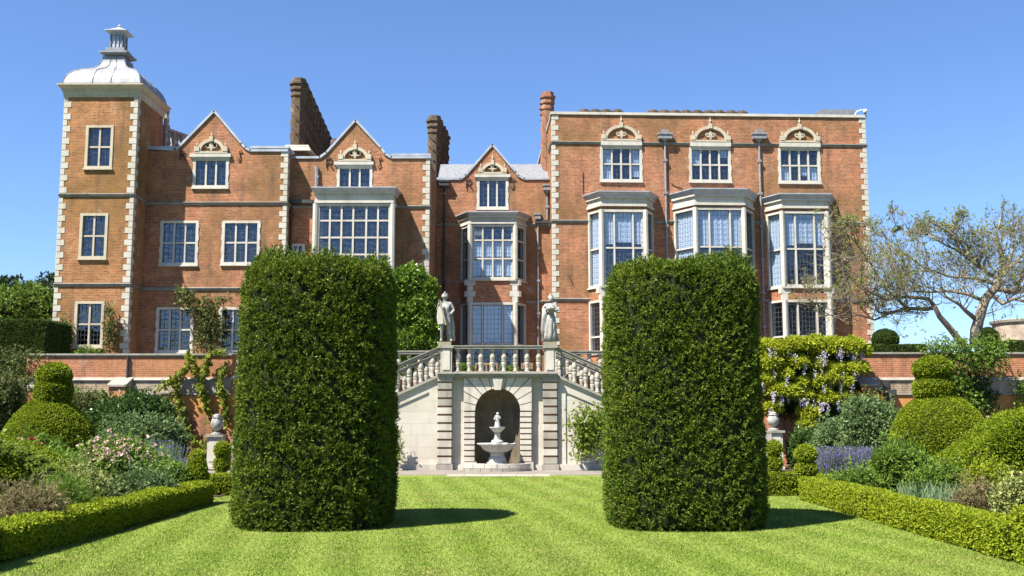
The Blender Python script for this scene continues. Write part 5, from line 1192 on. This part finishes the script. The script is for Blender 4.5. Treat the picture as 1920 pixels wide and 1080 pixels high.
for q_ in (P(38, 826, 21.9), P(75, 832, 21.9), P(60, 822, 21.9)): flowers('bloom', np.array([q_]), pink_m if q_.x < P(45, 826, 22).x else red_m, .085, o, 14, False)
mound('green_perennials', 'mid green leafy perennials between variegated shrub and roses', 'flower', 70, 165, 850, 22.0, green_m, L=.10, W=.035, dens=500, lumps=5, seed=9, depth=.6)
o, p, nr = mound('red_flower_patch', 'small patch of rusty red flowers before the pink roses', 'flower', 108, 142, 874, 21.2, green_m, L=.06, W=.03, dens=600, lumps=3, seed=10, depth=.5)
flowers('blooms', top_points(p, .10, .7), red_m, .055, o)
mound('grass_mound', 'bright green mound of fine grassy leaves behind the left hedge', 'plant', 58, 168, 916, 17.8, green_m, L=.14, W=.012, k=6, dens=1100, lumps=5, seed=11, up=.8, depth=.5)
mound('tan_plant', 'low tan seeding plant behind the near left hedge', 'plant', 8, 112, 930, 16.2, tan_m, L=.09, W=.014, k=6, dens=1100, lumps=5, seed=12, up=.8, depth=.5)
mound('low_perennials', 'low grey green perennials at the foot of the pink roses', 'plant', 195, 340, 894, 21.6, silver_m, L=.07, W=.025, dens=650, lumps=7, seed=13, depth=.35)
mound('low_perennials', 'low leafy plants inside the far corner of the left hedge', 'plant', 270, 352, 872, 23.2, green_m, L=.07, W=.03, dens=600, lumps=5, seed=14, depth=.5)
def spikes(name, label, cat, px0, px1, pyt, D, depth, mat, stemmat, n, H_=None, zb=0.0, tip=.28, ln=6, spread=.16, group=None, jit=.25, size=.028):
    a, b = P(px0, pyt, D).x, P(px1, pyt, D).x; zt = P((px0+px1)/2, pyt, D).z; x = rng.uniform(a, b, n); y = rng.uniform(D-depth/2, D+depth/2, n); base = np.stack([x, y, np.full(n, zb)], 1)
    top = base+np.stack([rng.normal(0, spread, n), rng.normal(0, spread, n), (zt-zb)*rng.uniform(1-jit, 1.04, n)], 1)
    ax = top-base; s = np.array([1, 0, 0])*.006
    sv = np.stack([base-s, base+s, top+s*.5, top-s*.5], 1).reshape(-1, 3); sf = np.arange(4*n).reshape(-1, 4)
    tt = rng.uniform(1-tip, 1.02, (n, ln)); fp = (base[:, None]+ax[:, None]*tt[..., None]).reshape(-1, 3)+rng.normal(0, .008, (n*ln, 3)); d = unit(rng.normal(size=(n*ln, 3))+np.array([0, -.2, .6])); fv, ff = leaves_at(fp, d, size, size*.75)
    tl = rng.uniform(.0, 1-tip, (n, 5)); lp = (base[:, None]+ax[:, None]*tl[..., None]).reshape(-1, 3); d = unit(rng.normal(size=(n*5, 3))*.7+np.array([0, 0, .8])); lv, lf = leaves_at(lp, d, .07, .014)
    t = thing(name, label, cat, ((a+b)/2, D, zb), group)
    o1 = mesh_obj('flower_spikes', [(fv, ff, 0)], [mat], t); o1['kind'] = 'stuff'; o2 = mesh_obj('stems', [(sv, sf, 0), (lv, lf, 0)], [stemmat], t); o2['kind'] = 'stuff'
    return t
spikes('lavender_patch', 'broad patch of violet blue catmint in front of the wisteria', 'flower', 1530, 1662, 840, 30, 1.6, lav_m, silver_m, 1500, tip=.55, ln=9, size=.036)
spikes('lavender_patch', 'small patch of violet flowers left of the corner cone', 'flower', 316, 358, 862, 28.6, .8, lav_m, silver_m, 420, tip=.55, ln=8, size=.034)
spikes('lavender_patch', 'hazy blue catmint rising behind the pale pink roses', 'flower', 262, 330, 824, 26.8, .8, lav_m, silver_m, 260, tip=.4, ln=7, size=.03)
# right side
mound('grey_shrub', 'grey green leafy shrub below the wisteria right of the urn', 'shrub', 1526, 1615, 790, 35.5, silver_m, L=.12, W=.045, dens=450, lumps=7, seed=21)
mound('grey_shrub', 'taller grey green shrub left of the right bell topiary', 'shrub', 1585, 1692, 752, 34, silver_m, L=.13, W=.045, dens=450, lumps=8, seed=22)
mound('dark_climber', 'dark leafy growth at the wall foot behind the catmint', 'shrub', 1478, 1560, 812, 38.6, shrub_m, L=.11, W=.05, dens=450, lumps=6, seed=23)
mound('round_shrub', 'small yellow green shrub in front of the right sweeping hedge', 'shrub', 1800, 1890, 876, 22.2, box_m, L=.05, W=.03, dens=900, lumps=6, seed=25, depth=.6, out_=.05)
mound('leafy_perennial', 'tall leafy perennial clump in front of the right bell topiary', 'plant', 1640, 1732, 842, 24.6, green_m, L=.11, W=.035, dens=600, lumps=7, seed=26, depth=.6, out_=.12)
mound('leafy_perennial', 'low green clump just behind the farther right hedge', 'plant', 1552, 1650, 888, 23.2, green_m, L=.07, W=.03, dens=650, lumps=6, seed=27, depth=.4)
mound('leafy_perennial', 'bright leafy clump between the iris and the bell topiary', 'plant', 1700, 1800, 880, 22.6, green_m, L=.08, W=.03, dens=600, lumps=6, seed=28, depth=.5)
o, p, nr = mound('seeding_plant', 'brownish seeding plant beside the iris leaves', 'plant', 1782, 1885, 925, 18.2, tan_m, L=.08, W=.013, k=6, dens=1000, lumps=5, seed=29, up=.8, depth=.5)
mound('variegated_shrub', 'small yellow green shrub behind the near right corner block', 'shrub', 1872, 1960, 903, 17.4, cream_m, L=.055, W=.035, dens=900, lumps=6, seed=30, depth=.6)
mound('yellow_climber', 'thin climber with yellowing leaves under the wall buttress', 'climber', 1588, 1664, 738, 40.2, yellow_m, L=.10, W=.05, dens=190, lumps=7, seed=31, zmin=1.7, depth=.15)
def blades(name, label, px0, px1, pyt, D, n, mat, cat='plant', w_=.035):
    a, b = P(px0, pyt, D).x, P(px1, pyt, D).x; zt = P((px0+px1)/2, pyt, D).z; t = None; V, F = [], []; c = 0
    for i in range(n):
        x = random.uniform(a, b); y = D+random.uniform(-.5, .5); h = zt*random.uniform(.55, 1.05); lx = random.gauss(0, .13); ly = random.gauss(0, .08); s = w_*random.uniform(.7, 1.2)
        an = random.uniform(-.7, .7); sx, sy = s*math.cos(an), s*math.sin(an)
        for k in range(5):
            q = k/4; ww = (1, 1.05, .9, .6, .05)[k]; V += [(x+lx*q*q-sx*ww/2, y+ly*q*q-sy*ww/2, h*q), (x+lx*q*q+sx*ww/2, y+ly*q*q+sy*ww/2, h*q)]
        F += [(c+2*k, c+2*k+1, c+2*k+3, c+2*k+2) for k in range(4)]; c += 10
    o = mesh_obj(name, [(np.array(V), np.array(F), 0)], [mat]); tag(o, label, cat); return o
blades('iris_clump', 'clump of upright sword-shaped grey green iris leaves behind the right hedge', 1690, 1800, 900, 20.0, 260, iris_m)
flowers('pink_bloom', np.array([P(x, y, D)+Vector((random.uniform(-.1, .1), 0, random.uniform(-.1, .1))) for x, y, D in ((1850, 790, 30), (1856, 797, 30), (1862, 800, 30))]), pink_m, .08, None, 16, False)
tag(bpy.data.objects['pink_bloom'], 'cluster of pale pink blooms against the wall right of the bell topiary', 'flower')

# ---- climbers on walls
def climber(name, label, pts, D, mat, n, L=.1, W=.06, rad=.2, stems=True, k=5, dy=.12, cat='climber', parent=None, sr=.018, t=None, droop=.2):
    """pts: polylines in the survey on the wall plane D"""
    t = t or thing(name, label, cat, P(*pts[0][0][:2], D)); P3 = []; sm_ = MB()
    for pl in pts:
        q = [P(x, y, D-dy*.4) for x, y in pl[:] if not isinstance(x, str)]
        for a, b in zip(q[:-1], q[1:]):
            m_ = max(1, int((b-a).length/.12))
            for i in range(m_): P3.append(a.lerp(b, i/m_))
        if stems and len(q) > 1: sm_.tube([(v.x+random.uniform(-.03, .03), -v.y, v.z) for v in q], sr, 5)
    if stems and sm_.v: sm_.build('stem', stem_m, t)
    A = np.array([tuple(v) for v in P3]); idx = rng.integers(0, len(A), n); c = A[idx]+rng.normal(size=(n, 3))*np.array([rad*.5, dy*.35, rad*.5])+np.array([0, -dy*.3, 0])
    c[:, 1] = np.minimum(c[:, 1], D-.02); nr = np.tile([0, -1., .1], (n, 1)); lv, lf = tufts(c, nr, k, L, W, 1.0, .1, .06, droop)
    mesh_obj('foliage', [(lv, lf, 0)], [mat], t); return t
DW = YW-.12
climber('espaliered_vine', 'sinuous vine with yellow green young leaves trained up the left wall', [[(382, 860), (368, 828), (348, 800), (342, 770), (335, 742), (330, 712), (352, 690), (362, 675), (352, 657)], [(330, 712), (312, 722), (296, 732)], [(382, 850), (400, 820), (412, 790)], [(404, 800), (392, 770), (382, 740), (378, 715), (390, 690), (392, 668), (408, 662), (428, 664)], [(372, 700), (362, 680)], [(428, 800), (424, 760), (414, 720), (418, 700), (428, 685)]], DW, vine_m, 760, .14, .10, .13, sr=.035, dy=.35, droop=.3)
climber('wall_climber', 'dull green climber covering the wall at the far left', [[(x, y) for y in range(660, 860, 14)] for x in range(-60, 76, 13)], DW, olive_m, 2100, .11, .05, .3, stems=False, dy=.5)
climber('wall_climber', 'yellow leaved climber right of the left wall buttress', [[(262, 800), (265, 770), (280, 745)], [(284, 800), (282, 760)]], DW, yellow_m, 90, .1, .06, .2)
climber('wall_climber', 'leafy green climber left of the left wall buttress', [[(150, 800), (165, 760), (190, 740), (200, 760)], [(125, 790), (140, 740), (130, 720)]], DW-.3, green_m, 420, .1, .06, .35)
climber('house_climber', 'climbing plant spreading over the left wing between its lower windows', [[(378, 660), (380, 620), (388, 590), (362, 565), (340, 548)], [(388, 590), (410, 568), (430, 562)], [(395, 655), (398, 620), (392, 580), (385, 560)], [(410, 600), (408, 640)], [(343, 548), (352, 575), (368, 580)]], 49.35, olive_m, 900, .13, .07, .42, dy=.35)
climber('house_climber', 'narrow climber beside the tower ground floor window', [[(205, 662), (203, 620), (208, 585), (203, 568)], [(214, 640), (215, 600)]], 47.85, olive_m, 330, .11, .05, .25, dy=.25)
climber('house_climber', 'sparse climber at the tower left corner above the hedge', [[(118, 655), (120, 620), (116, 595)], [(126, 640), (128, 605)]], 47.85, olive_m, 160, .11, .05, .3, dy=.25)
climber('terrace_plants', 'low green plants behind the wall coping under the tower window', [[(150, 661), (170, 659), (190, 661)]], 46, green_m, 140, .09, .05, .25, dy=.3, stems=False, cat='plant')
rr_ = climber('rambling_rose', 'rambling rose spilling over the right wall coping', [[(x, y) for x in range(1735, 1885, 12)] for y in (652, 664, 676)]+[[(1790, 690), (1800, 720), (1815, 750), (1840, 775)], [(1850, 650), (1845, 700)]], YW-.25, green_m, 2100, .09, .05, .45, dy=.6, cat='rose')
climber('wall_climber', 'dark leafy climber below the rambling rose beside the topiary', [[(1800, 705), (1812, 730), (1830, 750), (1850, 770)], [(1830, 700), (1835, 740), (1862, 752)], [(1800, 740), (1818, 765)]], DW-.05, shrub_m, 560, .12, .07, .45)
climber('wall_climber', 'bright green climber at the right edge of the wall', [[(1912, 715), (1918, 745), (1925, 790)], [(1898, 790), (1920, 770)]], DW-.2, green_m, 300, .1, .06, .4)
pp = np.array([P(random.uniform(1735, 1885), random.uniform(646, 690), YW-.75) for k in range(90)]); flowers('blooms', pp, white_m, .05, rr_, 5)
# shrubs trained on the stair walls
climber('wall_shrub', 'bright green wall shrub on the right stair wall', [[(1092, 850), (1095, 820), (1082, 800), (1066, 800)], [(1095, 820), (1088, 790), (1078, 775)], [(1100, 840), (1110, 800), (1104, 775), (1118, 770)], [(1118, 840), (1130, 800), (1128, 765)], [(1100, 820), (1118, 815)]], 37.95, lime_m, 900, .11, .06, .42, dy=.45, cat='shrub')
climber('wall_shrub', 'small wall shrub in two tufts on the left stair wall', [[(740, 875), (742, 850), (756, 850)], [(742, 850), (740, 812), (758, 810)]], 37.95, lime_m, 170, .1, .05, .22, dy=.35, cat='shrub')
# evergreen magnolia on the terrace against the second gable
cs = [ellipsoid(P(780, 600, 46).x, 46.2, 5.2, .8, .8, 1.9, .16, 3, 1, -.95)]
for (x, y, r_) in ((762, 520, .55), (772, 510, .45), (790, 560, .6), (755, 580, .65), (800, 600, .5), (770, 630, .75), (802, 640, .45), (745, 630, .6), (797, 530, .35), (742, 545, .5)):
    q = P(x, y+9, 45.7); cs.append(ellipsoid(q.x, 45.8, q.z, r_*.85, r_*.8, r_*.75, .15, 3, int(x), -.9))
bush('evergreen_tree', cs, 330, 5, .17, .08, mag_m, 'glossy leaved bright evergreen shrub against the second gable wing', 'shrub', None, core_m, shoot=.12, out_=.20, shrink=.1)

# ---- wisteria
ws = thing('wisteria', 'yellow green wisteria with lilac racemes over the wall right of the yew', 'wisteria', P(1520, 800, YW))
clus = [(1440, 655, 26, 14), (1470, 650, 26, 14), (1500, 652, 26, 15), (1532, 650, 30, 17), (1560, 652, 26, 15), (1590, 658, 26, 15), (1612, 664, 16, 10), (1446, 680, 22, 12), (1490, 682, 24, 13), (1530, 684, 18, 12), (1572, 690, 26, 11), (1605, 695, 18, 12), (1436, 712, 16, 12), (1470, 705, 17, 8), (1552, 712, 17, 11),
        (1528, 720, 22, 13), (1455, 728, 24, 12), (1478, 738, 20, 12), (1508, 745, 24, 13), (1548, 748, 22, 13), (1572, 745, 14, 9), (1450, 760, 18, 9), (1515, 770, 18, 10), (1504, 792, 14, 6), (1540, 735, 14, 12), (1498, 714, 14, 9), (1580, 715, 14, 9)]
cc = []; fpts = []
for i, (x, y, rx, rz) in enumerate(clus):
    x += rng.uniform(-7, 7); y += rng.uniform(-6, 6); rz *= rng.uniform(.8, 1.5); rx *= rng.uniform(.65, 1.05)
    q = P(x, y, YW-.75); s_ = FPX/YW; cc.append(ellipsoid(q.x, q.y-.1*(i%3), q.z, rx/s_*.98, .42, rz/s_*.72, .2, 3, i, -.6))
    fpts.append((q, rx/s_, rz/s_))
cc = orient(cc); p, nr, V, F = sample(cc, 330); lv, lf = tufts(p, nr, 5, .15, .06, .9, .35, .08, .2); mesh_obj('foliage', [(lv, lf, 0)], [wist_m], ws)
bk = [box_core(P(1428, 700, YW).x, P(1600, 700, YW).x, YW-.45, YW-.02, 1.9, P(1500, 650, YW).z, .15, 2, 5, .3, .3)]
bk = orient(bk); p, nr, V, F = sample(bk, 170); p += rng.normal(size=p.shape)*.08; lv, lf = tufts(p, nr, 4, .14, .07, 1.0, .1, .08, .1); mesh_obj('back_foliage', [(lv, lf, 0), (V*1.0, F, 1)], [shrub_m, core_m], ws)
FV, FFc = [], []
m_ = 0; pts_ = []
for i, (q, rx, rz) in enumerate(fpts):
    nfl = int(rx*rng.uniform(3.5, 10)*(1.5 if i in (3, 4, 5, 10, 14, 19, 18, 22) else .8))
    for k in range(nfl):
        x0 = q.x+rng.uniform(-rx, rx)*.95; y0 = q.y-.50+rng.uniform(-.14, .10); z0 = q.z-rz*rng.uniform(.25, .75); L_ = rng.uniform(.28, .50)
        tt = np.linspace(0, 1, 12); w__ = .05*(1-tt)**.7+.008
        for tq, wq in zip(tt, w__):
            for r_ in range(3): pts_.append((x0+rng.normal(0, wq), y0+rng.normal(0, wq), z0-L_*tq))
pts_ = np.array(pts_); d = unit(rng.normal(size=pts_.shape)); fv, ff = leaves_at(pts_, d, .055, .05); o = mesh_obj('flower_racemes', [(fv, ff, 0)], [wistf_m], ws); o['kind'] = 'stuff'
sm_ = MB()
for pl in (((1500, 870), (1492, 830), (1512, 790), (1500, 740), (1520, 690)), ((1500, 850), (1470, 800), (1462, 740), (1455, 690)), ((1512, 790), (1560, 740), (1590, 690)), ((1575, 735), (1590, 722), (1600, 718))): sm_.tube([(v.x, -v.y, v.z) for v in (P(x, y, YW-.3) for x, y in pl)], .045, 6)
sm_.build('trunk', stem_m, ws, smooth=True)

# ---- on the terrace: clipped hedges and balls
a0, a1 = P(-60, 630, 44.5).x, P(86, 630, 44.5).x; zt_ = P(40, 601, 44.5).z
hedge('large dark clipped hedge block on the terrace left of the tower', a0, a1, 44.5, 47.0, zt_, boxd_m, 900, 31, .06, .035, TZ0, 'terrace_hedge', 'hedge', None, core_m, amp=.05)
a0, a1 = P(1600, 650, 44).x, P(1738, 650, 44).x
hedge('low dark hedge on the terrace below the round yew ball', a0, a1, 44, 45, P(1660, 647, 44).z, boxd_m, 900, 32, .05, .03, TZ0, 'terrace_hedge', 'hedge', None, core_m)
hedge('dark hedge on the terrace at the right edge beside the round building', P(1890, 650, 44).x, P(1990, 650, 44).x, 44, 45, P(1900, 640, 44).z, boxd_m, 900, 33, .05, .03, TZ0, 'terrace_hedge', 'hedge', None, core_m)
ball('round clipped ball above the right wall beside the house corner', 1659, 620, 655, 44.6, 1, boxd_m, group=None, name='yew_ball', wpx=46, dens=900, L=.06)
ball('small clipped ball behind the rambling rose at the tree foot', 1853, 617, 655, 46, 1, boxd_m, group=None, name='yew_ball', wpx=34, dens=900, L=.06)
for i, (x, w_, tp, lab) in enumerate(((868, 12, 686, 'small round potted plant behind the left end of the landing balusters'), (962, 16, 689, 'lime green potted plant behind the landing balusters right of centre'), (944, 10, 684, 'spiky potted plant behind the middle balusters'), (884, 8, 690, 'tiny potted plant with pale flowers behind the left landing balusters'))):
    q = P(x, tp, 43.8); t = thing('potted_plant', lab, 'plant', (q.x, 43.8, TZ0)); Fp = Frame(q.x, 43.8); r_ = w_/2/FPX*43.8
    MB(Fp).lathe(0, 0, [(TZ0, r_*.6), (TZ0+.25, r_*.85), (TZ0+.28, r_*.95), (TZ0+.3, r_*.9)], 14).build('pot', terrac, t)
    bush('foliage', [ellipsoid(q.x, 43.8, (q.z+TZ0+.28)/2, r_*1.1, r_*1.1, (q.z-TZ0-.28)/2+.05, .1, 3, i, -.9)], 900, 5, .06, .03, (green_m, lime_m, iris_m, lime_m)[i], parent=t)
climber('stair_plants', 'yellow green plants behind the right flight balusters', [[(1065, 700), (1080, 690), (1100, 700)], [(1110, 685), (1125, 690)]], 42.2, lime_m, 110, .1, .05, .25, dy=.3, stems=False, cat='plant')

# ---- big sparse tree on the terrace at the right
def branch_tree():
    D0 = 46.5; t = thing('gnarled_tree', 'wide spreading gnarled tree with sparse young leaves right of the house', 'tree', P(1828, 640, D0))
    r_ = random.Random(5); segs = []; tips = []
    def pl(pts, rad0, rad1, dz):
        n = len(pts); q = [P(x, y, D0+d) for (x, y), d in zip(pts, np.linspace(0, dz, n))]; return q, [rad0+(rad1-rad0)*k/(n-1) for k in range(n)]
    mains = [([(1830, 650), (1830, 620), (1838, 590), (1848, 560), (1866, 540), (1874, 522)], .28, .15, 0), ([(1806, 650), (1794, 632), (1778, 612), (1762, 594), (1752, 574)], .17, .10, -.6),
             ([(1752, 576), (1738, 580), (1700, 578), (1672, 586), (1648, 586), (1640, 570)], .10, .04, -1.6), ([(1752, 574), (1740, 560), (1700, 556), (1660, 562), (1632, 548), (1610, 530)], .10, .035, -2.2),
             ([(1872, 525), (1850, 510), (1828, 496), (1800, 472), (1770, 458), (1740, 440)], .10, .03, .8), ([(1829, 598), (1812, 584), (1798, 570), (1770, 555)], .11, .05, -.8), ([(1846, 565), (1815, 552), (1780, 545), (1740, 548), (1700, 545), (1650, 530)], .09, .03, .4),
             ([(1866, 540), (1900, 548), (1925, 543), (1970, 530), (2010, 500)], .15, .05, .5), ([(1874, 522), (1890, 505), (1915, 480), (1950, 440)], .12, .04, -.5), ([(1874, 522), (1878, 480), (1868, 440), (1880, 400)], .10, .03, 1.2),
             ([(1800, 472), (1790, 445), (1796, 425)], .06, .02, .2), ([(1874, 522), (1898, 475), (1904, 440), (1912, 415)], .08, .02, 1.0), ([(1828, 496), (1810, 455), (1768, 428), (1740, 412)], .06, .02, -.8), ([(1740, 440), (1705, 436), (1676, 430)], .04, .015, 1.0), ([(1900, 548), (1930, 500), (1945, 450), (1960, 410)], .09, .02, .8), ([(1862, 532), (1830, 522), (1780, 518), (1730, 500), (1690, 470)], .08, .025, -1.0), ([(1856, 550), (1880, 570), (1900, 560), (1920, 565), (1945, 585)], .1, .05, -1), 
             ([(1700, 578), (1660, 540), (1630, 490), (1600, 450), (1580, 430)], .06, .015, -1.5), ([(1672, 586), (1640, 600), (1610, 590), (1580, 600), (1560, 590)], .05, .015, -2), ([(1700, 556), (1680, 510), (1670, 470), (1660, 440)], .06, .02, .6), ([(1638, 570), (1620, 545), (1590, 520), (1575, 480)], .04, .012, -2.0)]
    ctr = P(1790, 560, D0); trunk = MB()
    def add(q, rd, mb, sides): mb.tube([(v.x, -v.y, v.z) for v in q], rd, sides)
    sub = MB(); tw = []
    def grow(p, d, L, rad, lev):
        n = 4; q = [p]; dd = d.copy()
        for k in range(n):
            dd = (dd+Vector((r_.gauss(0, .22), r_.gauss(0, .22), r_.gauss(.05, .16)))).normalized(); q.append(q[-1]+dd*L/n)
        if lev >= 2: tw.append((q, rad))
        else: add(q, [rad*(1-.55*k/n) for k in range(n+1)], sub, 5)
        if lev < 3:
            m = (5, 5, 4)[lev]
            for k in range(m):
                i = r_.randint(1, n); e = q[i]; nd = (dd+Vector((r_.gauss(0, .75), r_.gauss(0, .6), r_.gauss(.12, .5)))).normalized(); grow(e, nd, L*r_.uniform(.5, .78), rad*.5, lev+1)
        else: tips.append((q[-1], dd)); tips.append((q[2], dd))
    for j, (pts, a, b, dz) in enumerate(mains):
        q, rd = pl(pts, a, b, dz)
        if j in (0, 1): add(q, rd, trunk, 12)
        else:
            off = 0
            add(q, rd, sub, 8)
        if j == 0 or j == 1: continue
        for k in range(1, len(q)):
            for z in range(3 if r_.random() < .5 else 2):
                base = q[k-1].lerp(q[k], r_.random()); dd = (q[k]-q[k-1]).normalized(); nd = (dd*.5+Vector((r_.gauss(0, .6), r_.gauss(0, .6), r_.uniform(-.1, .95)))).normalized()
                lim = P(1790, 392+abs(1800-1790), D0).z; hgt = max(.55, min(1.5, (P(1750, 385, D0).z-base.z)*.5)); grow(base, nd, r_.uniform(.65, 1.25)*hgt, .028, 0 if r_.random() < .35 else 1)
    trunk.build('trunk', bark_m, t, smooth=True); s_ = sub.build('branches', bark_m, t, smooth=True)
    # fine twigs: three-sided
    V, F = [], []; c = 0
    for q, rad in tw:
        rad = max(rad*.7, .0048)
        for i, v in enumerate(q):
            for k in range(3): an = 2.09*k; V.append((v.x+rad*math.cos(an), v.y+rad*math.sin(an)*.6, v.z+rad*math.sin(an)))
        for i in range(len(q)-1):
            for k in range(3): F.append((c+i*3+k, c+i*3+(k+1) % 3, c+i*3+3+(k+1) % 3, c+i*3+3+k))
        c += len(q)*3
    o = mesh_obj('twigs', [(np.array(V), np.array(F), 0)], [bark_m], t); o['kind'] = 'stuff'
    T = np.array([tuple(v) for v, d in tips]); Dn = np.array([tuple(d) for v, d in tips]); keep = rng.random(len(T)) < .22; lv, lf = tufts(T[keep], Dn[keep], 4, .12, .055, 1.0, .2, .06)
    o = mesh_obj('leaves', [(lv, lf, 0)], [tree_m], t); o['kind'] = 'stuff'; print('tree', len(tw), len(T))
branch_tree()

# ---- trees far left behind the hedge
def far_tree(label, lumps, D, mat, L, W, dens, tr):
    t = thing('background_tree', label, 'tree', P(tr, 640, D)); cs = []
    for i, (x, y, r_) in enumerate(lumps):
        q = P(x, y, D+random.uniform(-1, 1)); R_ = r_/FPX*D; cs.append(ellipsoid(q.x, q.y, q.z, R_, R_, R_*.8, .2, 3, i, -.95))
    bush('crown', cs, dens, 5, L, W, mat, parent=t, shoot=.15, out_=.45, shrink=.25)
    a = P(tr, 600, D); MB().tube([(a.x, -D, 3), (a.x+.1, -D, a.z), (a.x-.2, -D, a.z+2)], [.35, .28, .1], 8).build('trunk', bark_m, t)
far_tree('bright green rounded tree behind the terrace hedge at the left', [(30, 580, 38), (62, 575, 34), (10, 590, 34), (85, 590, 26), (45, 560, 24), (-20, 580, 40), (70, 600, 40), (20, 610, 40)], 62, far_m, .26, .13, 26, 40)
far_tree('darker tree rising at the far left edge behind the bright one', [(8, 545, 18), (28, 540, 16), (-15, 550, 30), (48, 548, 13), (10, 565, 26)], 90, fard_m, .34, .17, 12, 5)
far_tree('dark tree just left of the tower behind the bright one', [(88, 540, 17), (96, 555, 20), (80, 556, 14), (98, 522, 9), (100, 575, 22), (76, 530, 6)], 75, fard_m, .28, .14, 18, 95)

# ---- grass blades standing in the lawn
n = 420000
yy = 11.5*np.exp(rng.random(n)*math.log(34/11.5)); hwid = yy*.53+.5; xx = rng.uniform(-1, 1, n)*hwid
ok = (xx > LX-.1-(yy > 24)*3) & (xx < RX+.1+(yy > 24)*3); xx, yy = xx[ok], yy[ok]; n = len(xx)
b = np.stack([xx, yy, np.zeros(n)], 1); h = (.016+.012*rng.random(n))*(1+.2*vnoise(b, 2.0, 3)); an = rng.uniform(0, 6.28, n); w_ = .004+.00017*yy
s = np.stack([np.cos(an)*w_, np.sin(an)*w_, 0*an], 1); top = b+np.stack([rng.normal(0, .012, n), rng.normal(0, .012, n), h], 1)
V = np.stack([b-s, b+s, top], 1).reshape(-1, 3); F = np.arange(3*n).reshape(-1, 3)
gr = mesh_obj('grass', [(V, F, 0)], [grass_m]); tag(gr, 'short mown bright green grass of the lawn', 'grass', kind='stuff')
